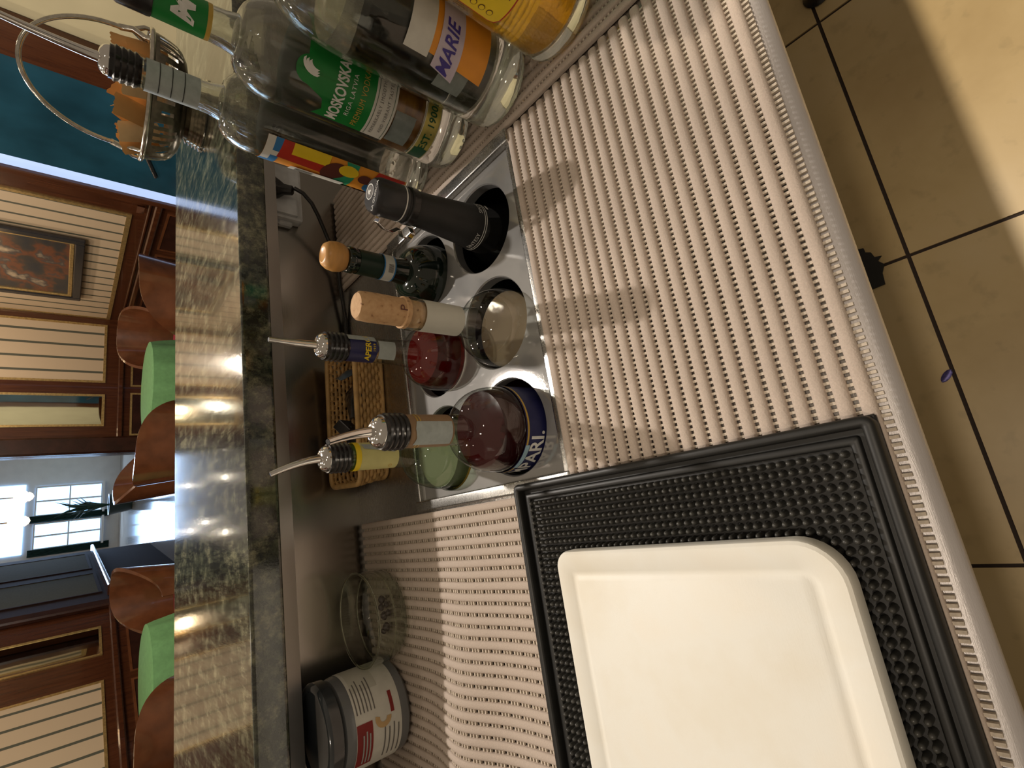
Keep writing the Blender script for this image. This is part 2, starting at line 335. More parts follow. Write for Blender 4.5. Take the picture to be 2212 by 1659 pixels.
# --- lettering: meshes made first, while the scene is still empty
TXT = {}
def make_text(s, bold=0.0, spacing=1.0, shear=0.0):
    k = (s, bold, spacing, shear)
    if k in TXT: return TXT[k]
    cu = bpy.data.curves.new('t', 'FONT'); cu.body = s; cu.align_x = 'CENTER'; cu.align_y = 'CENTER'; cu.offset = bold; cu.space_character = spacing; cu.shear = shear; cu.resolution_u = 3
    o = bpy.data.objects.new('t', cu); COL.objects.link(o); dg = bpy.context.evaluated_depsgraph_get()
    me = bpy.data.meshes.new_from_object(o.evaluated_get(dg))
    r = ([tuple(v.co) for v in me.vertices], [tuple(p.vertices) for p in me.polygons])
    bpy.data.objects.remove(o); bpy.data.curves.remove(cu); bpy.data.meshes.remove(me); TXT[k] = r; return r
for a in (('MOSKOVSKAYA', 0.03), ('M', 0.05), ('RIGA LATVIA',), ('PREMIUM VODKA',), ('REMARKABLY SMOOTH',), ('AND VIBRANT TASTE',), ('EST. 1900', 0.02), ('MARIE', 0.02), ('APEROL', 0.03), ('1919',), ('CAMPARI.', 0.02),
          ('SINTESY',), ('LA QUERCIA',), ('1L 37,5 %', 0.01), ('P', 0.0), ('es', 0.03), ('O', 0.03)): make_text(*a)

def xform(pts, R, x0, z0, sx, sz, rot=0, off=0.0004, taper=None):
    """flat (x, y) print bent onto the bottle: x runs round it (0 faces the bar side), y up."""
    out = []; c, s = math.cos(rot), math.sin(rot)
    for p in pts:
        X, Y = p[0]*sx, p[1]*sz; X, Y = c*X-s*Y, s*X+c*Y
        z = z0+Y; r = (R(z) if callable(R) else R)+off; a = -PI/2+(x0+X)/(R(z0) if callable(R) else R)
        out.append((r*math.cos(a), r*math.sin(a), z))
    return out
def print_text(parent, s, R, x0, z0, size, mat, bold=0.0, spacing=1.0, shear=0.0, rot=0, off=0.0007, wide=1.0, left=False):
    v, f = make_text(s, bold, spacing, shear); mb = MB()
    if left: x0 -= min(p[0] for p in v)*size*wide
    mb.add(xform(v, R, x0, z0, size*wide, size, rot, off), f)
    return obj('lettering', mb, mat, parent)
def print_poly(parent, name, poly, R, mat, off=0.0004, step=0.004):
    """paper or ink shape on the bottle; poly in (arc metres, z)."""
    bm = bmesh.new(); vs_ = [bm.verts.new((x, z, 0)) for x, z in poly]; bm.faces.new(vs_)
    x0, x1 = min(p[0] for p in poly), max(p[0] for p in poly); x = x0+step
    while x < x1-1e-5:
        bmesh.ops.bisect_plane(bm, geom=bm.verts[:]+bm.edges[:]+bm.faces[:], plane_co=(x, 0, 0), plane_no=(1, 0, 0)); x += step
    if callable(R):
        z0, z1 = min(p[1] for p in poly), max(p[1] for p in poly); z = z0+step
        while z < z1-1e-5:
            bmesh.ops.bisect_plane(bm, geom=bm.verts[:]+bm.edges[:]+bm.faces[:], plane_co=(0, z, 0), plane_no=(0, 1, 0)); z += step
    bmesh.ops.triangulate(bm, faces=bm.faces)
    RR = R(0.5*(min(p[1] for p in poly)+max(p[1] for p in poly))) if callable(R) else R
    for v in bm.verts:
        r = (R(v.co.y) if callable(R) else R)+off; a = -PI/2+v.co.x/RR; z = v.co.y; v.co = (r*math.cos(a), r*math.sin(a), z)
    bmesh.ops.recalc_face_normals(bm, faces=bm.faces)
    me = bpy.data.meshes.new(name); bm.to_mesh(me); bm.free()
    for p in me.polygons: p.use_smooth = True
    return obj(name, me, mat, parent)
def rect(x0, x1, z0, z1): return [(x0, z0), (x1, z0), (x1, z1), (x0, z1)]
def disc(cx_, cz_, r, n=20, ry=None): return [(cx_+r*math.cos(2*PI*i/n), cz_+(ry or r)*math.sin(2*PI*i/n)) for i in range(n)]
def face_cam(x, y): return math.atan2(-y, -x)+PI/2
def interp(prof):
    pr = sorted([(z, r) for r, z in prof])
    def R(z):
        for (z0, r0), (z1, r1) in zip(pr[:-1], pr[1:]):
            if z0 <= z <= z1: return r0 if z1 == z0 else r0+(r1-r0)*(z-z0)/(z1-z0)
        return pr[0][1] if z < pr[0][0] else pr[-1][1]
    return R
def dome(r0, z0, r1, z1, n=7, p=1.0):
    """quarter-round shoulder from body (r0, z0) in to the neck (r1, z1)"""
    return [(r1+(r0-r1)*math.cos(t)**p, z0+(z1-z0)*math.sin(t)) for t in [PI/2*i/n for i in range(n+1)]]
def pourer(parent, z, r, tip, collar_mat='black_plastic'):
    """ribbed stopper collar with a chrome cap and a metal spout"""
    pr = [(r*0.8, z)]
    for i in range(4): a = z+0.004+i*0.0048; pr += [(r*1.02, a-0.001), (r*1.07, a+0.001), (r*0.98, a+0.0024)]
    pr += [(r*0.98, z+0.0235), (r*0.8, z+0.0245), (0, z+0.0245)]
    obj('collar', MB().lathe(pr, 32), collar_mat, parent, 40)
    obj('pourer_cap', MB().lathe([(r*0.9, z+0.0235)]+dome(r*0.9, z+0.0242, 0.004, z+0.0315, 6)+[(0, z+0.0315)], 32), 'chrome', parent, 40)
    a = Vector((0, 0, z+0.029)); t = Vector(tip); k = (t-a).length
    mid = a+Vector((0, 0, k*0.38)); pts = []
    for i in range(11):
        q = i/10; pts.append((1-q)**2*a+2*q*(1-q)*mid+q*q*t)
    sp = obj('spout', MB().tube(pts, [0.0046-0.0018*i/10 for i in range(11)], 14, False), 'chrome', parent, 60)
    e = (pts[-1]-pts[-2]).normalized()
    obj('spout_bore', MB().tube([pts[-1]-e*0.004, pts[-1]-e*0.0002], 0.0022, 12), 'cut_dark', sp)

# ================================================================== SETTING
# floor behind the bar: tiles laid one by one in dark grout
GX, GY, TS, FZ = -0.243, 0.1005, 0.597, -0.90
fl = tag(obj('floor', MB().box(-3.2, 3.4, -1.3, 20.2, FZ-0.05, FZ-0.004), 'grout'), kind='structure')
tile_me = MB().box(0.0034, TS-0.0034, 0.0034, TS-0.0034, -0.01, 0).mesh('tile'); tile_me.materials.append(MATS['floor_tile'])
for i in range(-4, 5):
    for j in range(-2, 2):
        t = bpy.data.objects.new('tile', tile_me); COL.objects.link(t); t.parent = fl; t.location = (GX+i*TS, GY+j*TS, FZ)
obj('dining_floor', MB().box(-3.2, 3.4, 1.45, 20.2, FZ-0.004, FZ), 'hall_floor', fl)

def wall_local(name, p0, p1, thick, z0, z1, mat):
    """wall whose local x runs p0 -> p1, local -y faces the bar; object origin at p0 on the floor plane z = 0"""
    a, b = Vector((*p0, 0)), Vector((*p1, 0)); d = b-a
    o = obj(name, MB().box(0, d.length, 0, thick, z0, z1), mat); o.location = a; o.rotation_euler = (0, 0, math.atan2(d.y, d.x)); tag(o, kind='structure'); return o, d.length
def wp(parent, name, mat, u0, u1, z0, z1, d0=0.0, d1=0.02, bev=0.0):
    return obj(name, MB().box(u0, u1, -d1, -d0, z0, z1), mat, parent, None, bev, 1)
def framed(parent, name, mat, u0, u1, z0, z1, w=0.03, fmat='gilt', depth=0.012):
    p = wp(parent, name, mat, u0, u1, z0, z1, 0, depth*0.5)
    for a in ((u0-w, u0, z0-w, z1+w), (u1, u1+w, z0-w, z1+w), (u0, u1, z0-w, z0), (u0, u1, z1, z1+w)):
        wp(p, 'moulding', fmat, *a, 0, depth)
    return p
CEIL = 2.0
# right-hand wall with the painting (local x = y-distance from its near end, reversed so that -y faces the room)
wr, n = wall_local('wall_right', (2.93, 7.2), (2.93, 4.46), 0.12, FZ, CEIL, 'mahogany')
U = lambda y: 7.2-y
framed(wr, 'wallpaper_panel', 'wallpaper', U(7.16), U(4.78), 0.02, 1.7, 0.035)
wp(wr, 'chair_rail', 'mahogany', U(7.2), U(4.46), -0.20, -0.15, 0, 0.05, 0.01); wp(wr, 'chair_rail', 'mahogany', U(7.2), U(4.46), -0.13, -0.11, 0, 0.03, 0.006)
for a, b in ((7.05, 6.3), (6.15, 5.4), (5.25, 4.62)): framed(wr, 'wainscot_panel', 'dark_wood', U(a), U(b), -0.72, -0.27, 0.02, 'chair_wood')
# near end of that wall: doorway with a strip glowing for reflected daylight, a dark teal leaf and pale wall beyond
wn, n = wall_local('wall_right_near', (2.93, 4.46), (2.93, 1.2), 0.12, FZ, CEIL, 'plaster')
V_ = lambda y: 4.46-y
wp(wn, 'door_frame', 'mahogany', V_(4.46), V_(4.40), FZ, CEIL, 0, 0.06, 0.008)
wp(wn, 'door_frame', 'mahogany', V_(3.30), V_(3.02), FZ, CEIL, 0, 0.06, 0.008)
wp(wn, 'sheen_strip', 'daylight_sheen', V_(4.40), V_(4.26), FZ, CEIL, 0, 0.03)
dr = tag(obj('door_1', MB().box(V_(4.26), V_(3.30), -0.05, -0.01, FZ, CEIL), 'teal_panel', None, None, 0.004, 1), kind='structure'); dr.location = wn.location; dr.rotation_euler = wn.rotation_euler
obj('door_bar', MB().tube([(V_(4.05), -0.06, -0.10), (V_(3.60), -0.06, 0.07)], 0.012, 8), 'black_metal', dr)
wp(wr, 'door_hinge', 'chrome', U(4.60), U(4.50), -0.08, -0.03, 0.05, 0.065)
# back wall: striped panel, mirror panel, columns either side of the hall opening
wb, n = wall_local('wall_back', (1.27, 7.2), (2.93, 7.2), 0.12, FZ, CEIL, 'mahogany')
X_ = lambda x: x-1.27
framed(wb, 'wallpaper_panel', 'wallpaper', X_(2.14), X_(2.82), 0.03, 1.7, 0.025)
framed(wb, 'mirror_panel', 'mirror', X_(1.62), X_(1.95), 0.03, 1.7, 0.025)
wp(wb, 'chair_rail', 'mahogany', 0, X_(2.88), -0.16, -0.11, 0, 0.05, 0.01)
framed(wb, 'wainscot_panel', 'dark_wood', X_(2.1), X_(2.8), -0.72, -0.25, 0.02); framed(wb, 'wainscot_panel', 'dark_wood', X_(1.5), X_(1.98), -0.72, -0.25, 0.02)
wp(wb, 'column', 'dark_wood', X_(1.27), X_(1.46), FZ, CEIL, 0, 0.09, 0.02)
# wall left of the opening, at a slant
wl, n = wall_local('wall_left', (-2.05, 4.42), (-0.33, 7.0), 0.12, FZ, CEIL, 'mahogany')
def lu(px, py):      # where a line of sight meets that wall, in metres from its near end
    d = ray(px, py); p0 = Vector((-2.05, 4.42)); e = Vector((1.72, 2.58)).normalized()
    det = d.x*-e.y+e.x*d.y; s = (d.x*(0-p0.y)-d.y*(0-p0.x))/ (d.x*e.y-d.y*e.x)*1.0
    return s
def lz(px, py):
    d = ray(px, py); s = lu(px, py); e = Vector((1.72, 2.58)).normalized(); q = Vector((-2.05, 4.42))+e*s
    return EYE.z+d.z*(q.length/Vector((d.x, d.y)).length)
a, b = lu(150, 1650), lu(150, 1495); zz = lz(219, 1500)
framed(wl, 'wallpaper_panel', 'wallpaper', a-0.25, b, zz, 1.7, 0.02)
a, b = lu(150, 1430), lu(150, 1372); framed(wl, 'mirror_panel', 'mirror', a, b, zz, 1.7, 0.02)
zr = lz(246, 1400)
wp(wl, 'chair_rail', 'mahogany', 0, n, zr-0.03, zr+0.02, 0, 0.05, 0.01)
framed(wl, 'wainscot_panel', 'dark_wood', 0.5, n*0.62, -0.72, zr-0.12, 0.02, 'chair_wood'); framed(wl, 'wainscot_panel', 'dark_wood', n*0.66, n*0.95, -0.72, zr-0.12, 0.02, 'chair_wood')
wp(wl, 'end_post', 'dark_wood', n-0.1, n, FZ, CEIL, 0, 0.06, 0.015)
wall_local('wall_left_near', (-2.95, 1.2), (-2.05, 4.42), 0.12, FZ, CEIL, 'mahogany')
# side of the hall opening: receding panelled wall with a ledge
ws, n2 = wall_local('wall_hall_left', (-0.30, 7.0), (0.36, 11.5), 0.1, FZ, CEIL, 'dark_wood_matte')
framed(ws, 'panel', 'dark_panel', 0.5, 1.9, -0.02, 1.6, 0.03, 'dark_wood_matte'); framed(ws, 'panel', 'dark_panel', 2.4, 4.1, 0.0, 1.6, 0.03, 'dark_wood_matte')
wp(ws, 'ledge', 'mahogany', 0.2, 4.4, -0.12, -0.08, 0, 0.12, 0.01)
# hall right side and far end
wh, n3 = wall_local('wall_hall_right', (3.9, 17.9), (1.36, 7.3), 0.1, FZ, CEIL, 'white_paint')
for i in range(5): framed(wh, 'panel', 'plaster', 0.5+i*2.0, 1.9+i*2.0, -0.15, 1.3, 0.05, 'white_paint', 0.04)
wp(wh, 'dado_rail', 'white_paint', 0, n3, -0.32, -0.26, 0, 0.06); 
for i in range(8): wp(wh, 'post', 'dark_wood', 0.8+i*1.1, 0.86+i*1.1, FZ, -0.32, 0, 0.08)
wf, n4 = wall_local('wall_hall_end', (-1.5, 18.0), (3.95, 18.0), 0.1, FZ, CEIL, 'white_paint')
for k, (x0, x1) in enumerate(((0.78, 1.42), (1.62, 2.36))):
    w = tag(obj('window_%d' % (k+1), MB().box(x0, x1, 17.96, 17.985, -0.52, 0.80), 'day_glass'), kind='structure')
    for i in range(3): obj('mullion', MB().box(x0+(x1-x0)*i/2-0.02, x0+(x1-x0)*i/2+0.02, 17.93, 17.97, -0.52, 0.80), 'white_paint', w)
    for i in range(3): obj('glazing_bar', MB().box(x0, x1, 17.94, 17.97, -0.52+i*0.66-0.015, -0.52+i*0.66+0.015), 'white_paint', w)
    obj('sill', MB().box(x0-0.05, x1+0.05, 17.84, 17.98, -0.58, -0.53), 'white_paint', w)
w = tag(obj('window_3', MB().box(0.70, 2.45, 17.965, 17.985, 1.0, 1.8), 'day_glass'), kind='structure')
for x0, lab in ((0.60, 'dark green curtain hanging left of the bright hall windows'), (1.44, 'dark green curtain gathered between the two bright hall windows')):
    mb = MB(); k = 24; w_ = 0.18
    for z in (-0.7, 0.9):
        for i in range(k+1): mb.v.append((x0+w_*i/k, 17.90+0.025*math.sin(i*PI/2), z))
    for i in range(k): mb.f.append((i, i+1, k+2+i, k+1+i))
    tag(obj('curtain', mb, 'curtain', None, 60), lab, 'curtain')
pl = thing('potted_plant', 'dark leafy potted plant on the shiny hall floor by the windows', 'plant', (1.42, 14.6, FZ))
obj('pot', MB().lathe([(0, 0), (0.17, 0), (0.24, 0.42), (0.21, 0.42), (0.19, 0.36), (0, 0.36)], 24), 'plant_pot', pl, 40)
for i in range(26):
    a = random.random()*2*PI; h = 0.5+random.random()*0.75; rr = 0.1+0.32*random.random()
    p = [Vector((0, 0, 0.36)), Vector((rr*0.35*math.cos(a), rr*0.35*math.sin(a), 0.36+h*0.6)), Vector((rr*math.cos(a), rr*math.sin(a), 0.36+h*0.8))]
    s = Vector((-math.sin(a), math.cos(a), 0))*0.03; mb = MB(); mb.add([p[0], p[1]-s, p[1]+s, p[2]], [(0, 1, 2), (1, 3, 2)]); obj('leaf', mb, 'plant_leaf', pl)
for x, y, lab in ((1.02, 12.0, 'crystal chandelier glowing in the hall beside the dark panelled wall'), (1.55, 13.0, 'crystal chandelier glowing in the hall in front of the windows')):
    c = thing('chandelier', lab, 'chandelier', (x, y, 0.70))
    obj('shade', MB().lathe([(0, 0), (0.05, 0.02), (0.09, 0.07), (0.075, 0.08), (0.14, 0.15), (0.12, 0.16), (0.18, 0.24), (0.16, 0.27), (0, 0.28)], 14), 'chandelier_glow', c)
    obj('rod', MB().tube([(0, 0, 0.27), (0, 0, 1.3)], 0.01, 8), 'gilt', c)
for x, y in ((1.05, 8.31), (0.26, 8.38), (1.30, 11.2), (0.45, 11.0), (0.5, 9.7)):
    d = tag(obj('ceiling_downlight', MB().lathe([(0, 0), (0.035, 0), (0.035, 0.02), (0, 0.02)], 16), 'downlight_glow'), 'small round lit downlight set high over the dining side', 'downlight', 'ceiling downlights over the dining side'); d.location = (x, y, 1.8)
def sconce(x, y, z, rz, lab):
    t = thing('wall_lamp', lab, 'lamp', (x, y, z), rz)
    obj('back_plate', MB().box(-0.04, 0.04, -0.012, 0.012, -0.08, 0.08), 'gilt', t, None, 0.004)
    obj('arm', MB().tube([(0, -0.01, -0.02), (0, -0.08, -0.05), (0, -0.10, 0.0)], 0.008, 8), 'gilt', t, 60)
    s = obj('lamp_shade', MB().lathe([(0.03, 0), (0.055, 0.03), (0.06, 0.08), (0.045, 0.13)], 20), 'lamp_glow', t, 60)
    for v in s.data.vertices: v.co.y -= 0.10
sconce(1.76, 7.17, 1.00, 0, 'lit wall lamp over the mirror panel of the back wall')
sconce(-0.72, 6.34, 0.92, math.atan2(2.58, 1.72), 'lit wall lamp over the mirror panel of the slanted wall')
pa = thing('framed_painting', 'dark oil painting in a black and gold frame on striped wallpaper', 'painting', (2.90, 5.95, 0.27), -PI/2)
obj('canvas', MB().box(-0.56, 0.56, -0.012, 0.0, 0.10, 1.0), 'oil_paint', pa)
for a in ((-0.67, -0.60, 0.0, 1.1), (0.60, 0.67, 0.0, 1.1), (-0.6, 0.6, 0.0, 0.07), (-0.6, 0.6, 1.03, 1.1)): obj('outer_frame', MB().box(a[0], a[1], -0.035, 0.0, a[2], a[3]), 'black_metal', pa, None, 0.008, 1)
for a in ((-0.60, -0.565, 0.07, 1.03), (0.565, 0.60, 0.07, 1.03), (-0.565, 0.565, 0.07, 0.105), (-0.565, 0.565, 0.995, 1.03)): obj('gilt_slip', MB().box(a[0], a[1], -0.025, 0.0, a[2], a[3]), 'gilt', pa, None, 0.006, 1)

# ------------------------------------------------------------------ dining tables and tub chairs
def table(x, y, lab):
    t = thing('round_table', lab, 'table', (x, y, FZ))
    obj('table_top', MB().lathe([(0, 0.72), (0.38, 0.72), (0.39, 0.735), (0, 0.735)], 40), 'chair_wood', t, 40)
    obj('pedestal', MB().lathe([(0, 0), (0.22, 0), (0.22, 0.03), (0.05, 0.06), (0.045, 0.7), (0, 0.7)], 24), 'chair_wood', t, 40)
    n = 96; mb = MB(); rows = [(0, 0.745, 0), (0.37, 0.745, 0), (0.395, 0.738, 0), (0.405, 0.69, 0.3), (0.42, 0.55, 1), (0.44, 0.34, 1.6)]
    for r, z, w in rows:
        for i in range(n): a = 2*PI*i/n; q = r+0.012*w*math.cos(14*a+0.6*math.sin(3*a)); mb.v.append((q*math.cos(a), q*math.sin(a), z))
    for k in range(len(rows)-1):
        for i in range(n): mb.f.append((k*n+i, k*n+(i+1) % n, (k+1)*n+(i+1) % n, (k+1)*n+i))
    c = tag(obj('tablecloth', mb, 'green_cloth', None, 50), 'green cloth over the '+lab.replace('round table under a green cloth ', 'round table '), 'tablecloth'); c.location = (x, y, FZ)
table(1.42, 4.95, 'round table under a green cloth near the painting wall')
table(-0.82, 4.75, 'round table under a green cloth by the slanted wall')
def tub_chair():
    t = thing('tub_chair', 'x', 'chair', group='tub chairs round the dining tables')
    n = 40; mb = MB(); A0 = math.radians(-38); A1 = math.radians(218)
    for side in (0.0, 0.028):
        for k in range(9):
            q = k/8
            for i in range(n+1):
                a = A0+(A1-A0)*i/n; s = (math.sin(a)+0.62)/1.62; s = max(0, s); s = s*s*(3-2*s)
                top = 0.60+0.30*s; z = 0.36+(top-0.36)*q; lean = 0.06*q*s; r = 0.275-side+lean
                mb.v.append((r*math.cos(a), r*math.sin(a)*1.02, z))
    w = n+1; O = 9*w
    for k in range(8):
        for i in range(n):
            mb.f.append((k*w+i, k*w+i+1, (k+1)*w+i+1, (k+1)*w+i)); mb.f.append((O+k*w+i, O+(k+1)*w+i, O+(k+1)*w+i+1, O+k*w+i+1))
    for i in range(n): mb.f.append((8*w+i, 8*w+i+1, O+8*w+i+1, O+8*w+i)); mb.f.append((i, O+i, O+i+1, i+1))
    for k in range(8): mb.f.append((k*w, (k+1)*w, O+(k+1)*w, O+k*w)); mb.f.append((k*w+n, O+k*w+n, O+(k+1)*w+n, (k+1)*w+n))
    obj('backrest', mb, 'chair_wood', t, 50)
    obj('seat', MB().lathe([(0, 0.38), (0.245, 0.38), (0.25, 0.42), (0.235, 0.455), (0, 0.47)], 32), 'red_cloth', t, 50)
    for a in (40, 140, 220, 320): 
        c, s = math.cos(math.radians(a)), math.sin(math.radians(a)); obj('leg', MB().tube([(0.21*c, 0.21*s, 0.40), (0.24*c, 0.24*s, 0)], [0.022, 0.015], 8), 'chair_wood', t)
    return t
ch0 = tub_chair()
spots = [(1.92, 4.25, 200, 'brown wooden tub chair nearest the wainscot wall, turned to the green table'), (2.06, 5.48, 330, 'brown wooden tub chair behind the green table near the painting wall'),
         (0.84, 4.20, 140, 'brown wooden tub chair at the bar side of the green table near the painting wall'), (0.86, 5.42, 60, 'brown wooden tub chair between a green table and the hall opening'),
         (-0.33, 5.36, -40, 'brown wooden tub chair between the slanted wall and its green table'), (-0.97, 3.98, 170, 'brown wooden tub chair at the bar side of the slanted wall table')]
for i, (x, y, a, lab) in enumerate(spots):
    c = ch0 if i == 0 else copy_tree(ch0); c.location = (x, y, FZ); c.rotation_euler = (0, 0, math.radians(a)); c['label'] = lab

# ================================================================== BAR
HX, HY, HR = (0.077, 0.193, 0.309), (0.372, 0.490), 0.0515
PX0, PX1, PY0, PY1 = 0.020, 0.374, 0.303, 0.560
ct = thing('steel_counter', 'stainless steel bar worktop with rounded front edge and upright steel back', 'counter', (0, 0, 0))
mb = MB()
for b in ((-2.6, 2.9, 0.066, PY0), (-2.6, PX0, PY0, PY1), (PX1, 2.9, PY0, PY1), (-2.6, 2.9, PY1, 0.745)): mb.box(b[0], b[1], b[2], b[3], -0.025, 0)
obj('worktop', mb, 'steel_worktop', ct)
# bull-nosed front edge: profile in y-z swept along x
pr = [(0.0665, 0.0), (0.060, 0.0), (0.0560, -0.0008), (0.0525, -0.003), (0.0502, -0.007), (0.0498, -0.011), (0.052, -0.015), (0.057, -0.018), (0.0665, -0.019)]
mb = MB()
for x in (-2.6, 2.9):
    for y, z in pr: mb.v.append((x, y, z))
k = len(pr); mb.f = [(i, i+1, k+i+1, k+i) for i in range(k-1)]
obj('front_edge', mb, 'steel_edge', ct, 40)
obj('cabinet_front', MB().box(-2.6, 2.9, 0.215, 0.23, FZ+0.10, -0.026), 'steel_back', ct)
obj('plinth', MB().box(-2.6, 2.9, 0.25, 0.27, FZ, FZ+0.10), 'black_metal', ct)
obj('back_panel', MB().box(-2.6, 2.9, 0.742, 0.75, -0.0, 0.112), 'steel_back', ct)
obj('back_strip', MB().add([(-2.6, 0.690, 0.1355), (2.9, 0.690, 0.1355), (2.9, 0.695, 0.116), (-2.6, 0.695, 0.116), (-2.6, 0.742, 0.110), (2.9, 0.742, 0.110)], [(0, 3, 2, 1), (3, 4, 5, 2)]), 'steel_strip', ct)
gr = thing('granite_bar_top', 'polished dark green granite bar top above the steel counter', 'bar top', (0, 0, 0.136))
obj('slab', MB().box(-2.6, 2.9, 0.68, 1.205, 0, 0.038), 'granite', gr, None, 0.004, 3)
bf = tag(obj('bar_front', MB().box(-2.6, 2.9, 0.76, 1.05, FZ, 0.136), 'mahogany'), 'mahogany front of the bar carrying the granite top', 'bar front')

# bottle well insert: plate with six round holes in a raised rim, box below
bw = thing('bottle_well', 'steel bottle well insert with six round holes between the mats', 'bottle well', (0, 0, 0))
xs = [PX0, 0.135, 0.251, PX1]; ys = [PY0, 0.431, PY1]; SEG = 48; mb = MB()
for i in range(3):
    for j in range(2):
        x0, x1, y0, y1 = xs[i], xs[i+1], ys[j], ys[j+1]; c = (HX[i], HY[j]); vv = []; ff = []
        for k in range(SEG):
            a = 2*PI*k/SEG; dx, dy = math.cos(a), math.sin(a)
            tx = ((x1 if dx > 0 else x0)-c[0])/dx if abs(dx) > 1e-9 else 9; ty = ((y1 if dy > 0 else y0)-c[1])/dy if abs(dy) > 1e-9 else 9; t = min(tx, ty)
            vv += [(c[0]+HR*dx, c[1]+HR*dy, 0.001), (c[0]+t*dx, c[1]+t*dy, 0.001), (c[0]+(HR-0.0012)*dx, c[1]+(HR-0.0012)*dy, -0.0005), (c[0]+(HR-0.0012)*dx, c[1]+(HR-0.0012)*dy, -0.012)]
        for k in range(SEG): l = (k+1) % SEG; ff += [(4*k, 4*k+1, 4*l+1, 4*l), (4*k, 4*l, 4*l+2, 4*k+2), (4*k+2, 4*l+2, 4*l+3, 4*k+3)]
        for ex, ey in ((x0, y0), (x1, y0), (x0, y1), (x1, y1)):
            a = math.atan2(ey-c[1], ex-c[0]) % (2*PI); k = int(a/(2*PI)*SEG); l = (k+1) % SEG; vv.append((ex, ey, 0.001)); ff.append((4*k+1, len(vv)-1, 4*l+1))
        mb.add(vv, ff)
obj('hole_plate', mb, 'steel_plate', bw, 30)
mb = MB().box(PX0, PX1, PY0, PY1, -0.190, -0.186); mb.box(PX0, PX0+0.003, PY0, PY1, -0.19, 0); mb.box(PX1-0.003, PX1, PY0, PY1, -0.19, 0); mb.box(PX0, PX1, PY0, PY0+0.003, -0.19, 0); mb.box(PX0, PX1, PY1-0.003, PY1, -0.19, 0)
obj('well_box', mb, 'steel_back', bw)
for a in ((PX0-0.006, PX1+0.006, PY0-0.004, PY0+0.005, 0.0045), (PX0-0.006, PX1+0.006, PY1-0.004, PY1+0.006, 0.006), (PX0-0.012, PX0+0.001, PY0-0.004, PY1+0.006, 0.007), (PX1-0.001, PX1+0.016, PY0-0.004, PY1+0.006, 0.009)):
    obj('rim', MB().box(a[0], a[1], a[2], a[3], -0.002, a[4]), 'steel_rim', bw, 40, 0.0022, 3)

# ------------------------------------------------------------------ ribbed foam mats
def rib_profile(w, h, n=5):
    return [(-w/2, 0.0012)]+[(-w/2*math.cos(PI*i/n)**1 if True else 0, h*(0.72+0.28*math.sin(PI*i/n))) for i in range(n+1)]+[(w/2, 0.0012)]
def rib_mesh(path, w=0.0080, h=0.0062):
    """soft flat tube swept along a path of (x, y, z)"""
    P = [Vector(p) for p in path]; pr = rib_profile(w, h); k = len(pr); mb = MB()
    for i, p in enumerate(P):
        t = (P[min(i+1, len(P)-1)]-P[max(i-1, 0)]); t.z = 0; t.normalize(); s = Vector((t.y, -t.x, 0))
        for a, z in pr: mb.v.append(tuple(p+s*a+Vector((0, 0, z))))
    for i in range(len(P)-1):
        for j in range(k): mb.f.append((i*k+j, i*k+(j+1) % k, (i+1)*k+(j+1) % k, (i+1)*k+j))
    mb.f += [tuple(range(k)), tuple((len(P)-1)*k+j for j in range(k))[::-1]]
    me = mb.mesh('rib', 65); me.materials.append(MATS['mat_foam']); return me
PITCH_R, BR = 0.0115, 0.0042
def threads(mb, p, q, zf=lambda x, y: 0.0):
    """short bridging threads in the gap between two ribs, from p to q along the gap (s = gap direction across)"""
    d = Vector(q)-Vector(p); n = int(d.length/BR); t = d.normalized(); s = Vector((t.y, -t.x, 0))
    for i in range(n):
        c = Vector(p)+t*((i+0.5)*BR); c.z = zf(c.x, c.y); a = t*0.00095; b = s*0.0028
        v = [c-a-b, c+a-b, c+a+b, c-a+b]; lo = [tuple(x+Vector((0, 0, 0.001))) for x in v]; hi = [tuple(x+Vector((0, 0, 0.0034)) ) for x in v]
        mb.add(lo+hi, [(4, 5, 6, 7), (0, 1, 5, 4), (1, 2, 6, 5), (2, 3, 7, 6), (3, 0, 4, 7)])
# front mat, ribs along the counter
fm = thing('ribbed_mat', 'beige ribbed foam mat lying along the front of the steel counter', 'mat', (0, 0, 0))
me = rib_mesh([(-0.42+0.06*i, 0, 0) for i in range(14)][:1]+[(0.386, 0, 0)]); mb = MB(); nr = 21
for i in range(nr):
    y = 0.0672+i*PITCH_R; o = bpy.data.objects.new('rib', me); COL.objects.link(o); o.parent = fm; o.location = (random.uniform(-0.0008, 0.0008), y, 0)
    threads(mb, (-0.42, y-PITCH_R/2, 0), (0.386, y-PITCH_R/2, 0))
tag(obj('threads', mb, 'mat_thread', fm), kind='stuff')
# right mat, ribs running back under the row of bottles
rm = thing('ribbed_mat', 'beige ribbed foam mat under the row of liquor bottles', 'mat', (0, 0, 0))
me = rib_mesh([(0, 0.085, 0), (0, 0.735, 0)]); mb = MB()
for i in range(16):
    x = 0.3965+i*PITCH_R; o = bpy.data.objects.new('rib', me); COL.objects.link(o); o.parent = rm; o.location = (x, 0, 0)
    threads(mb, (x+PITCH_R/2, 0.085, 0), (x+PITCH_R/2, 0.735, 0))
tag(obj('threads', mb, 'mat_thread', rm), kind='stuff')
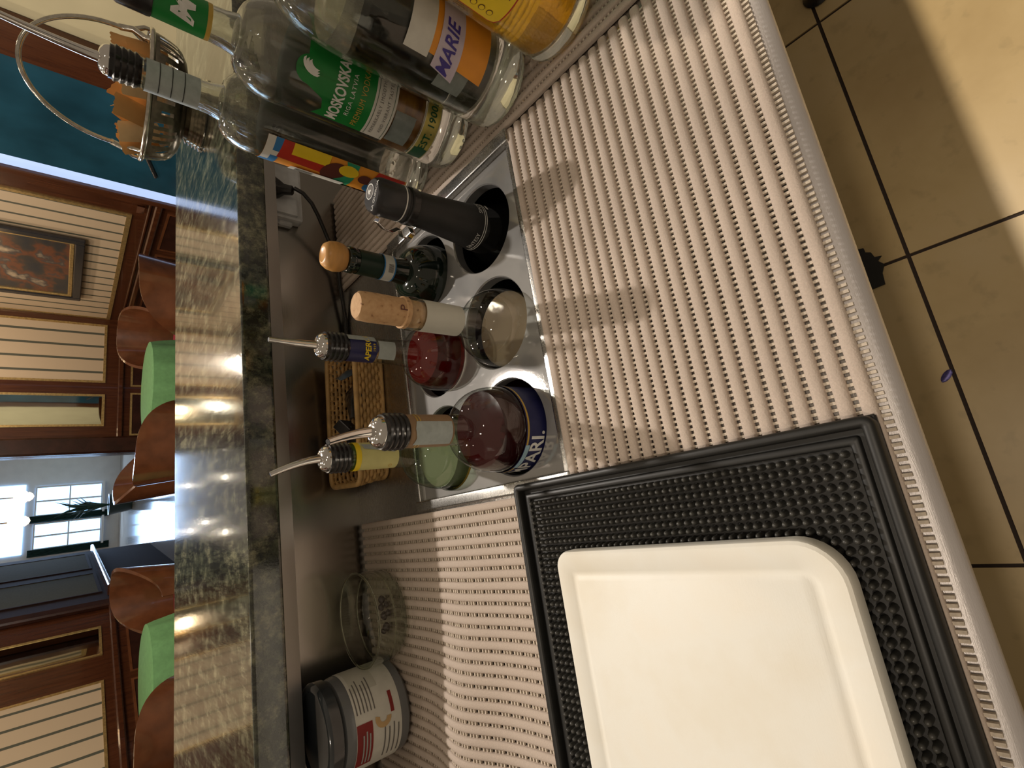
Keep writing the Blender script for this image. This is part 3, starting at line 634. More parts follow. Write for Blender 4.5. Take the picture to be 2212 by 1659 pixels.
# left mat, loose and wavy, ribs running away from the counter front
def wave(x, y):
    k = max(0.0, min(1.0, (-x-0.02)/0.20)); return 0.0006+0.017*k*math.exp(-((y-0.465-0.04*k)/0.05)**2)
lm = thing('ribbed_mat', 'beige ribbed foam mat rucked up in waves beneath the jar and glass dish', 'mat', (0, 0, 0))
mb = MB()
for i in range(42):
    x = 0.0015-i*PITCH_R; path = []
    for j in range(27):
        y = 0.345+0.383*j/26; path.append((x-0.006*max(0, -x)*math.sin((y-0.40)*14), y, wave(x, y)))
    obj('rib', rib_mesh(path), 'mat_foam', lm)
    for j in range(26):
        a, b = path[j], path[j+1]; threads(mb, (a[0]-PITCH_R/2, a[1], 0), (b[0]-PITCH_R/2, b[1]-0.0001, 0), wave)
tag(obj('threads', mb, 'mat_thread', lm), kind='stuff')

# ------------------------------------------------------------------ black rubber bar mat and cutting board
km = thing('rubber_bar_mat', 'black rubber bar mat with rows of nubs and a raised rim', 'bar mat', (0, 0, 0.0075))
MX1, MY0, MY1, MX0 = 0.0165, 0.0645, 0.364, -0.46
obj('base', MB().box(MX0, MX1, MY0, MY1, 0, 0.003), 'black_rubber', km, None, 0.001, 1)
def frame_ring(prof, r):
    """moulded frame: prof = (inset, height) pairs swept round the mat outline"""
    mb = MB(); rows = []
    for ins, z in prof:
        x0, x1, y0, y1 = MX0+ins, MX1-ins, MY0+ins, MY1-ins; q = max(0.0012, r-ins); p = []
        for cx_, cy_, a in ((x1-q, y0+q, -90), (x1-q, y1-q, 0), (x0+q, y1-q, 90), (x0+q, y0+q, 180)):
            for i in range(6): t_ = math.radians(a+18*i); p.append((cx_+q*math.cos(t_), cy_+q*math.sin(t_), z))
        rows.append(p)
    n_ = len(rows[0])
    for p in rows: mb.v += p
    for k_ in range(len(rows)-1): mb.f += [(k_*n_+i, k_*n_+(i+1) % n_, (k_+1)*n_+(i+1) % n_, (k_+1)*n_+i) for i in range(n_)]
    return mb
obj('rim', frame_ring([(0, 0), (0, 0.0100), (0.0008, 0.0118), (0.0024, 0.0125), (0.0045, 0.0125), (0.0060, 0.0116), (0.0066, 0.0100), (0.0068, 0.002)], 0.006), 'black_rubber', km, 50)
obj('inner_ledge', frame_ring([(0.0100, 0.002), (0.0102, 0.0055), (0.0112, 0.0066), (0.0145, 0.0066), (0.0155, 0.0056), (0.0157, 0.002)], 0.012), 'black_rubber', km, 50)
nub_prof = [(0.0022, 0.002), (0.0019, 0.0095), (0.0013, 0.0112), (0, 0.0116)]
nub_me = MB().lathe(nub_prof, 8).mesh('nub', 60); nub_me.materials.append(MATS['rubber_nub'])
BX1, BY0, BY1 = -0.045, 0.094, 0.309
cand = []; NP = 0.0059
for i in range(60):
    for j in range(60):
        x = MX1-0.0195-i*NP; y = MY0+0.0195+j*NP
        if y > MY1-0.0185 or x < -0.34: continue
        if x < BX1-0.012 and BY0+0.012 < y < BY1-0.012: continue
        cand.append((x, y))
def shown(c):
    q = Vector((c[0], c[1], 0.02))-EYE; w_ = F_PX/q.dot(_fw); py = 829.5-q.dot(_r)*w_; px = 1106-q.dot(_u)*w_
    return q.length+(0 if (py < 1665 and px < 2215) else 5)
cand.sort(key=shown); mb = MB()
for k, (x, y) in enumerate(cand):
    if k < 300:
        o = bpy.data.objects.new('nub', nub_me); COL.objects.link(o); o.parent = km; o.location = (x, y, 0)
    else: mb.lathe(nub_prof, 6, (x, y))
tag(obj('nubs', mb, 'rubber_nub', km, 60), kind='stuff')
# cutting board: rounded slab with a juice groove
def rr(x0, x1, y0, y1, r0, r1, n=8):
    """rectangle with rounded right corners (r0 front, r1 back) and left corners r0"""
    out = []
    for cx_, cy_, r, a in ((x1-r0, y0+r0, r0, -90), (x1-r1, y1-r1, r1, 0), (x0+r0, y1-r0, r0, 90), (x0+r0, y0+r0, r0, 180)):
        for i in range(n+1): t = math.radians(a+90*i/n); out.append((cx_+r*math.cos(t), cy_+r*math.sin(t)))
    return out
cb = thing('cutting_board', 'white plastic cutting board with a juice groove on the black rubber mat', 'cutting board', (0, 0, 0.0192))
mb = MB(); H_ = 0.0145; rows = []
def ring(ins, z): rows.append((rr(-0.44+ins, BX1-ins, BY0+ins, BY1-ins, max(0.004, 0.026-ins), max(0.003, 0.014-ins)), z))
ring(0.001, 0); ring(0, 0.0015); ring(0, H_-0.003); ring(0.0008, H_-0.0012); ring(0.0028, H_); ring(0.0140, H_); ring(0.0158, H_-0.0010); ring(0.0180, H_-0.0014); ring(0.0202, H_-0.0010); ring(0.0220, H_)
n = len(rows[0][0])
for p, z in rows: mb.v += [(x, y, z) for x, y in p]
for k in range(len(rows)-1): mb.f += [(k*n+i, k*n+(i+1) % n, (k+1)*n+(i+1) % n, (k+1)*n+i) for i in range(n)]
mb.f += [tuple(range(n))[::-1], tuple((len(rows)-1)*n+i for i in range(n))]
obj('board', mb, 'board_plastic', cb, 30)

# ================================================================== BOTTLES IN THE WELL
ZB = -0.1858
def well_bottle(name, label, x, y, prof, glass, liquid=None, level=None, wall=0.0025):
    t = thing(name, label, 'bottle', (x, y, ZB), face_cam(x, y))
    p = [(r, z-ZB) for r, z in prof]; obj('glass', MB().lathe(p, 56), glass, t, 50)
    if liquid:
        R = interp(p[1:]); z1 = level-ZB; zs = [z for r, z in p[1:] if 0.004 < z < z1]
        q = [(0, 0.003)]+[(max(0.001, R(z)-wall), z) for z in [0.003]+zs+[z1]]+[(0, z1)]
        obj('liquid', MB().lathe(q, 48), liquid, t, 50)
    return t, interp(p[1:])
Z = lambda z: z-ZB
# dark red aperitif, label CAMPARI
body = [(0, ZB), (0.038, ZB), (0.0415, ZB+0.004), (0.0425, ZB+0.02), (0.0425, 0.026)]
t, R = well_bottle('liquor_bottle', 'clear bottle of dark red liqueur with curved metal pourer and navy label', 0.074, 0.368, body+dome(0.0425, 0.028, 0.0150, 0.070, 9, 1.0)+[(0.0140, 0.076), (0.0138, 0.130)], 'clear_glass', 'dark_red_liquid', 0.046)
LR = 0.0428
print_poly(t, 'label', rect(-0.125, 0.066, Z(-0.060), Z(0.024)), LR, 'ink_navy')
print_poly(t, 'label_edge', rect(-0.066, 0.066, Z(0.0205), Z(0.0228)), LR, 'ink_gold', 0.0007)
print_poly(t, 'white_band', rect(-0.045, -0.016, Z(0.0180), Z(0.0235)), LR, 'ink_lightblue', 0.0009)
print_text(t, 'CAMPARI.', LR, -0.046, Z(0.0080), 0.0235, 'ink_white', 0.02, 1.0, 0, 0, 0.0010, 0.85)
print_poly(t, 'neck_label', rect(-0.0415, 0.0415, Z(0.086), Z(0.132)), 0.0141, 'label_kraft')
print_poly(t, 'neck_sticker', [(-0.013, Z(0.0885)), (0.008, Z(0.0880)), (0.0082, Z(0.124)), (0.002, Z(0.126)), (-0.006, Z(0.1245)), (-0.0128, Z(0.1262))], 0.0141, 'paper_grey', 0.001)
for zz in (0.122, 0.119): print_poly(t, 'gold_line', rect(-0.0415, 0.0415, Z(zz), Z(zz+0.0012)), 0.0141, 'ink_gold', 0.0007)
pourer(t, Z(0.128), 0.0150, (-0.0065, -0.010, Z(0.199)))
# red aperitif, label APEROL
body = [(0, ZB), (0.037, ZB), (0.041, ZB+0.004), (0.042, ZB+0.02), (0.042, 0.004)]
t, R = well_bottle('liquor_bottle', 'clear bottle of bright red aperitif with straight metal pourer and navy neck label', 0.186, 0.470, body+dome(0.042, 0.006, 0.0165, 0.050, 9)+[(0.0150, 0.058), (0.0140, 0.075), (0.0134, 0.130)], 'clear_glass', 'red_liquid', 0.034)
LR = 0.0422
print_poly(t, 'label', rect(-0.066, 0.066, Z(-0.07), Z(0.002)), LR, 'ink_navy'); print_poly(t, 'label_edge', rect(-0.066, 0.066, Z(0.0008), Z(0.0026)), LR, 'ink_white', 0.0008)
LR = 0.0137
print_poly(t, 'neck_label', [(-0.0415, Z(0.0985)), (-0.004, Z(0.0985)), (0.002, Z(0.0955)), (0.008, Z(0.0985)), (0.0415, Z(0.0985)), (0.0415, Z(0.1285)), (-0.0415, Z(0.1285))], LR, 'ink_navy')
print_text(t, 'APEROL', LR, 0.0035, Z(0.1085), 0.0088, 'ink_yellow', 0.03, 1.0, 0.15, 0.05, 0.0009)
print_text(t, '1919', LR, 0.003, Z(0.1015), 0.0040, 'ink_yellow', 0, 1.1, 0, 0, 0.0009)
print_poly(t, 'tax_stamp', rect(0.010, 0.018, Z(0.099), Z(0.130)), LR, 'paper_grey', 0.001); print_poly(t, 'neck_sticker', rect(-0.009, 0.012, Z(0.0765), Z(0.0965)), 0.0142, 'paper_grey', 0.0005)
pourer(t, Z(0.128), 0.0148, (0.001, -0.001, Z(0.2045)))
# pale bottle with yellow neck label
body = [(0, ZB), (0.040, ZB), (0.044, ZB+0.004), (0.045, ZB+0.02), (0.045, -0.004)]
t, R = well_bottle('liquor_bottle', 'pale green glass bottle with yellow neck label and curved metal pourer', 0.074, 0.498, body+dome(0.045, -0.002, 0.0165, 0.050, 9)+[(0.0150, 0.058), (0.0142, 0.07), (0.0138, 0.125)], 'green_tint_glass', 'pale_green_liquid', 0.010)
print_poly(t, 'label', rect(-0.070, 0.070, Z(-0.07), Z(-0.006)), 0.0453, 'label_pale_yellow'); print_poly(t, 'label_edge', rect(-0.070, 0.070, Z(-0.008), Z(-0.005)), 0.0453, 'ink_gold', 0.0007)
print_poly(t, 'neck_label', rect(-0.0425, 0.0425, Z(0.070), Z(0.116)), 0.0143, 'label_pale_yellow'); print_poly(t, 'neck_band', rect(-0.0425, 0.0425, Z(0.1135), Z(0.1195)), 0.0143, 'ink_yellow', 0.0008)
print_poly(t, 'tax_stamp', [(0.003, Z(0.075)), (0.013, Z(0.074)), (0.014, Z(0.112)), (0.008, Z(0.110))], 0.0143, 'paper_grey', 0.001); print_text(t, 'O', 0.0143, -0.012, Z(0.079), 0.006, 'ink_gold', -0.0, 1, 0, 0, 0.001)
pourer(t, Z(0.121), 0.0150, (-0.012, 0.003, Z(0.198)))
# corked bottle
body = [(0, ZB), (0.040, ZB), (0.0435, ZB+0.004), (0.0445, ZB+0.02), (0.0445, -0.018)]
t, R = well_bottle('wine_bottle', 'clear bottle with a tall cork and blank cream neck label', 0.186, 0.368, body+dome(0.0445, -0.016, 0.0172, 0.036, 9, 0.9)+[(0.0152, 0.046), (0.0146, 0.060), (0.0140, 0.103), (0.0158, 0.104), (0.0160, 0.113), (0.0140, 0.115), (0.0128, 0.114)], 'clear_glass', 'amber_liquid', -0.010)
print_poly(t, 'neck_label', rect(-0.0435, 0.0435, Z(0.056), Z(0.100)), 0.0149, 'paper_cream'); print_poly(t, 'label', rect(-0.012, 0.018, Z(-0.050), Z(-0.016)), 0.0447, 'paper_white'); 
for i in range(2): print_poly(t, 'printed_line', rect(-0.009, 0.015, Z(-0.024-0.006*i), Z(-0.0205-0.006*i)), 0.0447, 'ink_dark', 0.0008)
print_poly(t, 'back_label', rect(0.085, 0.195, Z(-0.085), Z(-0.020)), 0.0425, 'paper_white', 0.0)
c = obj('cork', MB().lathe([(0.0125, Z(0.095)), (0.0132, Z(0.112)), (0.0135, Z(0.150)), (0.0128, Z(0.1605)), (0.0110, Z(0.1625)), (0, Z(0.1628))], 40), 'cork', t, 45)
print_text(c, 'P', 0.0136, 0.0045, Z(0.1225), 0.0115, 'ink_brown', 0, 1, 0, 0, 0.0004)
obj('stopper_ring', MB().lathe([(0.0134, Z(0.114)), (0.0150, Z(0.115)), (0.0150, Z(0.119)), (0.0134, Z(0.120))], 32), 'cork', t, 45)
# black sparkling-wine bottle with wire stopper
body = [(0, ZB), (0.040, ZB), (0.0435, ZB+0.004), (0.0440, ZB+0.03), (0.0440, -0.075)]
t, R = well_bottle('wine_bottle', 'black sparkling wine bottle in a black foil sleeve with a clamp stopper', 0.312, 0.376, body+[(0.0425, -0.055), (0.037, -0.030), (0.030, -0.008), (0.0250, 0.006), (0.0225, 0.020), (0.0180, 0.070), (0.0165, 0.098)], 'black_glass')
SR = interp([(0.0255, Z(0.005)), (0.0230, Z(0.022)), (0.0185, Z(0.070)), (0.0170, Z(0.098))])
obj('foil_sleeve', MB().lathe([(0.0255, Z(0.005)), (0.0230, Z(0.022)), (0.0185, Z(0.070)), (0.0170, Z(0.098))], 40), 'black_sleeve', t, 50)
for zz, mm in ((0.0062, 'ink_white'), (0.0085, 'ink_white')): print_poly(t, 'sleeve_line', rect(-0.060, 0.060, Z(zz), Z(zz+0.0008)), SR, mm, 0.0006)
print_text(t, 'SINTESY', SR, -0.016, Z(0.0135), 0.0062, 'ink_white', 0, 1.05, 0, 0, 0.0008); print_text(t, 'SINTESY', SR, 0.030, Z(0.0135), 0.0062, 'ink_white', 0, 1.05, 0, 0, 0.0008)
print_poly(t, 'tear_tab', rect(0.027, 0.034, Z(0.002), Z(0.0052)), 0.0256, 'ink_white', 0.0012)
cp = obj('stopper_cap', MB().lathe([(0.0165, Z(0.096)), (0.0182, Z(0.099)), (0.0182, Z(0.126)), (0.0165, Z(0.1305)), (0.0150, Z(0.132)), (0, Z(0.132))], 40), 'black_cap', t, 40)
obj('cap_line', MB().lathe([(0.0184, Z(0.1015)), (0.0186, Z(0.102)), (0.0184, Z(0.1028))], 40), 'ink_white', cp, 60)
def flat_on(parent, s, x, y, z, size, mat, rot=0.0, bold=0.0):
    v, f = make_text(s, bold); c_, s_ = math.cos(rot), math.sin(rot); mb = MB(); mb.add([(x+size*(c_*p[0]-s_*p[1]), y+size*(s_*p[0]+c_*p[1]), z) for p in v], f); return obj('lettering', mb, mat, parent)
n = 40
for ro, ri, mm in ((0.0078, 0.0068, 'ink_white'), (0.0060, 0.0, 'ink_grey')):
    mb = MB()
    for i in range(n): a = 2*PI*i/n; mb.v += [(0.002+ro*math.cos(a), 0.0045+ro*math.sin(a), Z(0.1323)), (0.002+ri*math.cos(a), 0.0045+ri*math.sin(a), Z(0.1323))]
    mb.f = [(2*i, 2*((i+1) % n), 2*((i+1) % n)+1, 2*i+1) for i in range(n)]; obj('cap_ring', mb, mm, cp)
mb = MB(); mb.prism([(0.002+p[0], 0.0045+p[1]) for p in ((-0.0022, -0.003), (-0.0005, -0.0014), (0.0012, -0.0035), (0.0022, -0.0005), (0.0008, 0.0012), (0.0016, 0.0034), (-0.0014, 0.0026), (-0.0028, 0.0006))], Z(0.1324), Z(0.1327)); obj('cap_emblem', mb, 'ink_white', cp)
flat_on(cp, 'LA QUERCIA', 0.000, -0.0085, Z(0.1323), 0.0052, 'ink_white', 0.0)
for sx in (-1,):   # folded clamp wings on the side away from the bottles
    mb = MB(); w_ = 0.0055
    for path, nm in (([(-0.0185, 0.0, 0.120), (-0.0225, 0.0, 0.121), (-0.028, 0, 0.112), (-0.029, 0, 0.103), (-0.0235, 0, 0.096)], 'clamp_wing'), ([(-0.0180, -0.004, 0.086), (-0.024, -0.004, 0.080), (-0.030, -0.004, 0.083), (-0.0305, -0.004, 0.092), (-0.0235, -0.004, 0.096)], 'clamp_lever')):
        mb = MB()
        for k, (x, y, z) in enumerate(path):
            for s2 in (-1, 1):
                mb.v += [(x, y+s2*w_, Z(z)), (x-0.0014, y+s2*w_, Z(z)+0.0006)]
        for k in range(len(path)-1):
            o = 4*k; mb.f += [(o, o+2, o+6, o+4), (o+1, o+5, o+7, o+3), (o, o+4, o+5, o+1), (o+2, o+3, o+7, o+6)]
        mb.f += [(0, 1, 3, 2), (len(mb.v)-4, len(mb.v)-2, len(mb.v)-1, len(mb.v)-3)]
        obj(nm, mb, 'chrome', cp, None, 0.0006, 1)
obj('clamp_ring', MB().lathe([(0.0178, Z(0.086)), (0.0192, Z(0.087)), (0.0192, Z(0.094)), (0.0178, Z(0.095))], 32), 'black_plastic', cp, 50)
# dark green wine bottle with turned wooden stopper
body = [(0, ZB), (0.038, ZB), (0.0425, ZB+0.004), (0.0430, ZB+0.03), (0.0430, -0.022)]
t, R = well_bottle('wine_bottle', 'dark green wine bottle closed with a round wooden knob stopper', 0.300, 0.482, body+dome(0.0430, -0.020, 0.0170, 0.040, 9, 0.8)+[(0.0150, 0.050), (0.0142, 0.064), (0.0140, 0.105), (0.0152, 0.106), (0.0152, 0.112), (0.0135, 0.114), (0, 0.114)], 'dark_green_glass')
obj('neck_sleeve', MB().lathe([(0.0152, Z(0.056)), (0.0148, Z(0.064)), (0.0146, Z(0.101))], 40), 'green_sleeve', t, 50)
print_poly(t, 'neck_label', rect(-0.046, 0.046, Z(0.0575), Z(0.0715)), 0.0151, 'paper_white', 0.0004)
for zz in (0.0568, 0.0708): print_poly(t, 'blue_line', rect(-0.046, 0.046, Z(zz), Z(zz+0.0016)), 0.0151, 'ink_blue', 0.0007)
for i in range(9): print_poly(t, 'printed_line', rect(-0.004+0.0011*i, -0.0034+0.0011*i, Z(0.0600), Z(0.0665)), 0.0151, 'ink_grey', 0.0009)
obj('knob', MB().lathe([(0.010, Z(0.1135)), (0.0135, Z(0.115)), (0.0163, Z(0.120)), (0.0170, Z(0.127)), (0.0158, Z(0.134)), (0.0125, Z(0.139)), (0.0090, Z(0.1402)), (0.0075, Z(0.1392)), (0, Z(0.1386))], 40), 'knob_wood', t, 50)

# ================================================================== BOTTLES ON THE RIGHT MAT
ZM = 0.0062
def stand_bottle(name, label, x, y, prof, glass, liquid=None, level=None, base_h=0.0, facets=0, wall=0.0032, base_r=None):
    t = thing(name, label, 'bottle', (x, y, ZM), face_cam(x, y)); R = interp(prof[1:]); w2 = 0.0024
    inner = [(max(0.002, r-w2), z) for r, z in prof[1:] if z > base_h+0.004]
    shell = prof+[(inner[-1][0], prof[-1][1])]+inner[::-1]+[(max(0.002, R(base_h+0.004)-w2), base_h+0.004), (R(0.02)*0.55, base_h*1.05+0.0025), (0, base_h*0.85+0.001)]
    mb = MB().lathe(shell, 64)
    if facets:      # wavy ridges pressed into the heavy foot
        for i, v in enumerate(mb.v):
            r_ = math.hypot(v[0], v[1])
            if 0.001 < v[2] < base_h and r_ > R(v[2])-0.001:
                k_ = 1-0.012*(1+math.cos(facets*math.atan2(v[1], v[0]))); mb.v[i] = (v[0]*k_, v[1]*k_, v[2])
    obj('glass', mb, glass, t, 50)
    if liquid:
        z0 = base_h+0.0065; zs = [z for r, z in prof[1:] if z0+0.001 < z < level]; q = [(0, z0)]+[(max(0.002, R(z)-wall), z) for z in [z0]+zs+[level]]+[(0, level)]
        obj('liquid', MB().lathe(q, 56), liquid, t, 50)
    return t, R
# colourful-label bottle with pourer
pr = [(0, 0), (0.034, 0), (0.0385, 0.003), (0.0395, 0.010), (0.0395, 0.018), (0.0395, 0.196)]+dome(0.0395, 0.198, 0.0175, 0.232, 8, 0.9)+[(0.0150, 0.243), (0.0142, 0.258), (0.0135, 0.300), (0.0145, 0.301), (0.0145, 0.306)]
t, R = stand_bottle('liquor_bottle', 'clear glass bottle with a colourful patchwork label and metal pourer, by the granite', 0.450, 0.478, pr, 'bottle_glass', None, None, 0.022, 28)
LR = 0.0397; Lx0, Lx1 = -0.078, -0.015
WX = lambda poly: [(Lx0+(x-Lx0)*1.30 if x > Lx0 else x, z) for x, z in poly]
Lx1 = -0.030; print_poly(t, 'label', WX(rect(Lx0, Lx1+0.003, 0.028, 0.192)), LR, 'ink_orange')
for kk, (poly, mm) in enumerate(((rect(Lx0, Lx1+0.003, 0.176, 0.192), 'ink_blue'), (rect(-0.055, Lx1+0.003, 0.184, 0.192), 'paper_white'), (rect(-0.046, -0.040, 0.166, 0.184), 'paper_white'), ([(-0.048, 0.128), (Lx1+0.003, 0.125), (Lx1+0.003, 0.176), (-0.046, 0.178)], 'ink_red'), (rect(-0.038, Lx1+0.003, 0.124, 0.165), 'ink_yellow'),
                 (disc(-0.044, 0.112, 0.013, 20, 0.018), 'ink_brown'), ([(-0.058, 0.092), (Lx1+0.003, 0.090), (Lx1+0.003, 0.106), (-0.040, 0.100), (-0.052, 0.112)], 'ink_teal'), (disc(-0.036, 0.100, 0.006, 16, 0.012), 'ink_yellow'), (disc(-0.047, 0.062, 0.011, 20, 0.014), 'ink_blue'), ([(-0.046, 0.030), (Lx1+0.003, 0.030), (Lx1+0.003, 0.066), (-0.038, 0.072)], 'ink_red'),
                 (disc(-0.055, 0.040, 0.008, 16, 0.010), 'ink_yellow'), (disc(-0.039, 0.078, 0.005, 16, 0.009), 'ink_brown'), (rect(Lx0, -0.062, 0.080, 0.120), 'ink_teal'), (rect(Lx0, -0.064, 0.030, 0.078), 'ink_brown'))):
    print_poly(t, 'label_patch', WX(poly), LR, mm, 0.0007+0.00008*kk)
st = print_poly(t, 'white_sticker', rect(-0.056, -0.044, 0.098, 0.160), LR, 'paper_white', 0.0020)
for i in range(7): print_poly(st, 'printed_line', rect(-0.0540+0.0012*i, -0.0533+0.0012*i, 0.134, 0.154), LR, 'ink_dark', 0.0023)
print_poly(t, 'label_back', rect(0.045, 0.185, 0.034, 0.188), LR-0.0012, 'label_inside', 0.0)
for s_, a, zz, sz in (('es', 0.130, 0.168, 0.022), ('O', 0.152, 0.062, 0.024)): print_text(t, s_, LR-0.0016, a, zz, sz, 'ink_dark', 0.03, 1, 0, 0, 0.0, -1.0)
print_poly(t, 'neck_label', rect(-0.042, 0.042, 0.252, 0.296), 0.0143, 'paper_grey', 0.0004)
for i in range(3): print_poly(t, 'printed_line', rect(-0.014, 0.020, 0.265+0.010*i, 0.2657+0.010*i), 0.0143, 'ink_dark', 0.0008)
pourer(t, 0.299, 0.0150, (0.004, -0.016, 0.392))
# green-label vodka
pr = [(0, 0), (0.036, 0), (0.0415, 0.003), (0.0432, 0.012), (0.0432, 0.022), (0.0432, 0.034), (0.0432, 0.196)]+dome(0.0432, 0.198, 0.0175, 0.238, 8, 0.9)+[(0.0152, 0.248), (0.0142, 0.262), (0.0138, 0.300), (0.0150, 0.301), (0.0150, 0.312)]
t, R = stand_bottle('liquor_bottle', 'clear vodka bottle with a green label and green neck band', 0.451, 0.392, pr, 'bottle_glass', None, None, 0.040, 30)
LR = 0.0434
g = [(-0.0400, 0.118), (0.060, 0.118), (0.060, 0.186), (0.010, 0.186), (0.010, 0.183)]+[(0.000+0.0125*math.cos(a), 0.183+0.0125*math.sin(a)) for a in [PI*i/10 for i in range(11)]]+[(-0.0145, 0.178), (-0.020, 0.166), (-0.030, 0.163), (-0.0400, 0.170)]
print_poly(t, 'label', g, LR, 'ink_green')
print_poly(t, 'label_strip', [(-0.0400, 0.094), (0.060, 0.094), (0.060, 0.118), (-0.0400, 0.118)], LR, 'paper_white', 0.0004)
for zz in (0.0965, 0.1150): print_poly(t, 'label_rule', rect(-0.0385, 0.060, zz, zz+0.0005), LR, 'ink_dark_green', 0.0007)
print_text(t, 'MOSKOVSKAYA', LR, -0.0370, 0.1515, 0.0150, 'ink_white', 0.03, 1.0, 0.0, 0, 0.0009, 0.66, True)
print_text(t, 'RIGA LATVIA', LR, -0.006, 0.1400, 0.0062, 'ink_white', 0, 1.15, 0, 0, 0.0009); print_text(t, 'PREMIUM VODKA', LR, -0.034, 0.1290, 0.0085, 'ink_gold', 0, 1.1, 0, 0, 0.0009, 0.8, True)
print_text(t, 'REMARKABLY SMOOTH', LR, -0.034, 0.1100, 0.0050, 'ink_grey', 0, 1.2, 0, 0, 0.0009, 0.9, True); print_text(t, 'AND VIBRANT TASTE', LR, -0.030, 0.1020, 0.0050, 'ink_grey', 0, 1.2, 0, 0, 0.0009, 0.9, True)
for k in range(3):   # white plume emblem
    pts = [(0.006-0.0095*math.cos(a)*(1-0.22*k), 0.178+0.0125*math.sin(a)*(1-0.22*k)) for a in [math.radians(-10+110*i/8) for i in range(9)]]
    inn = [(x+0.0022, z-0.0022) for x, z in pts[::-1]]; print_poly(t, 'emblem', pts+inn, LR, 'ink_white', 0.0009)
print_poly(t, 'amber_refraction', rect(-0.046, 0.060, 0.060, 0.093), LR-0.003, 'amber_refraction', 0.0); print_poly(t, 'back_note', rect(-0.036, 0.000, 0.068, 0.092), LR-0.0015, 'paper_grey', 0.0)
print_poly(t, 'lower_label', rect(-0.045, 0.060, 0.040, 0.060), LR, 'gold_foil')
for a in ((-0.045, -0.028), (0.022, 0.060)): print_poly(t, 'label_patch', rect(a[0], a[1], 0.042, 0.058), LR, 'ink_dark_green', 0.0006)
for zz in (0.0405, 0.0590): print_poly(t, 'label_rule', rect(-0.045, 0.060, zz, zz+0.0008), LR, 'paper_white', 0.0008)
print_text(t, 'EST. 1900', LR, -0.004, 0.0500, 0.0115, 'ink_dark_green', 0.02, 1.05, 0, 0, 0.0009)
print_poly(t, 'back_label', rect(0.085, 0.185, 0.030, 0.190), LR-0.0012, 'label_inside', 0.0)
print_poly(t, 'neck_label', rect(-0.043, 0.043, 0.262, 0.300), 0.0145, 'ink_green', 0.0004); print_poly(t, 'neck_rule', rect(-0.043, 0.043, 0.2585, 0.262), 0.0145, 'ink_gold', 0.0004)
print_text(t, 'M', 0.0145, 0.0, 0.279, 0.022, 'ink_white', 0.05, 1, 0.25, 0, 0.0009)
obj('screw_cap', MB().lathe([(0.0155, 0.300), (0.0160, 0.302), (0.0160, 0.322), (0.0145, 0.325), (0, 0.325)], 36), 'black_plastic', t, 40)
# orange-label liqueur
pr = [(0, 0), (0.038, 0), (0.0445, 0.003), (0.0465, 0.012), (0.0465, 0.022), (0.0465, 0.030), (0.0465, 0.160)]+dome(0.0465, 0.162, 0.0175, 0.232, 9, 0.85)+[(0.0150, 0.245), (0.0142, 0.30)]
t, R = stand_bottle('liquor_bottle', 'heavy clear liqueur bottle with an orange label and lilac name banner', 0.4445, 0.2985, pr, 'bottle_glass', 'clear_liquid', 0.186, 0.034, 34)
LR = 0.0467
print_poly(t, 'label', [(-0.010, 0.050), (0.066, 0.050), (0.066, 0.128), (-0.004, 0.128), (-0.006, 0.100)], LR, 'ink_orange', 0.0004); print_poly(t, 'label_top', rect(-0.010, 0.066, 0.110, 0.134), LR, 'paper_white', 0.0006)
print_poly(t, 'banner', [(-0.020, 0.078), (0.066, 0.082), (0.066, 0.104), (-0.014, 0.104)], LR, 'label_lilac', 0.0009); print_text(t, 'MARIE', LR, 0.004, 0.0915, 0.0185, 'ink_purple', 0.02, 1.0, 0.3, 0.02, 0.0013, 0.85)
print_poly(t, 'paper_slip', rect(-0.030, -0.004, 0.062, 0.092), LR-0.002, 'paper_grey', 0.0); print_poly(t, 'back_label', rect(0.100, 0.195, 0.040, 0.150), LR-0.0012, 'ink_dark', 0.0)
obj('stopper', MB().lathe([(0.015, 0.296), (0.016, 0.298), (0.016, 0.322), (0, 0.324)], 32), 'black_plastic', t, 40)
# gold spirit with yellow label
pr = [(0, 0), (0.037, 0), (0.0425, 0.003), (0.0440, 0.012), (0.0440, 0.190)]+dome(0.0440, 0.192, 0.0175, 0.245, 8, 0.9)+[(0.0150, 0.258), (0.0140, 0.31)]
t, R = stand_bottle('liquor_bottle', 'bottle of golden spirit with a bright yellow red-edged back label', 0.4480, 0.2055, pr, 'bottle_glass', 'gold_liquid', 0.225, 0.012, 0)
LR = 0.0442
def rlab(x0, x1, z0, z1, r=0.008):
    return [(x0+r, z0), (x1-r, z0), (x1-r*0.3, z0+r*0.3), (x1, z0+r), (x1, z1-r), (x1-r, z1), (x0+r, z1), (x0, z1-r), (x0, z0+r), (x0+r*0.3, z0+r*0.3)]
print_poly(t, 'label', rlab(-0.042, 0.046, 0.072, 0.150), LR, 'ink_red'); print_poly(t, 'label_face', rlab(-0.0405, 0.0445, 0.0735, 0.1485, 0.0072), LR, 'ink_yellow', 0.0008)
for i in range(8): print_poly(t, 'printed_line', rect(-0.014, 0.006+0.004*(i % 3), 0.0785+0.0030*i, 0.0793+0.0030*i), LR, 'ink_brown', 0.0011)
print_text(t, '1L 37,5 %', LR, -0.024, 0.129, 0.0075, 'ink_brown', 0.01, 1.0, 0, 0, 0.0011)
for k in range(3): 
    for ro, mm, of in ((0.0030, 'ink_brown', 0.0011), (0.0024, 'ink_yellow', 0.0013)): print_poly(t, 'pictogram', disc(-0.032, 0.0855+0.0085*k, ro, 16), LR, mm, of)
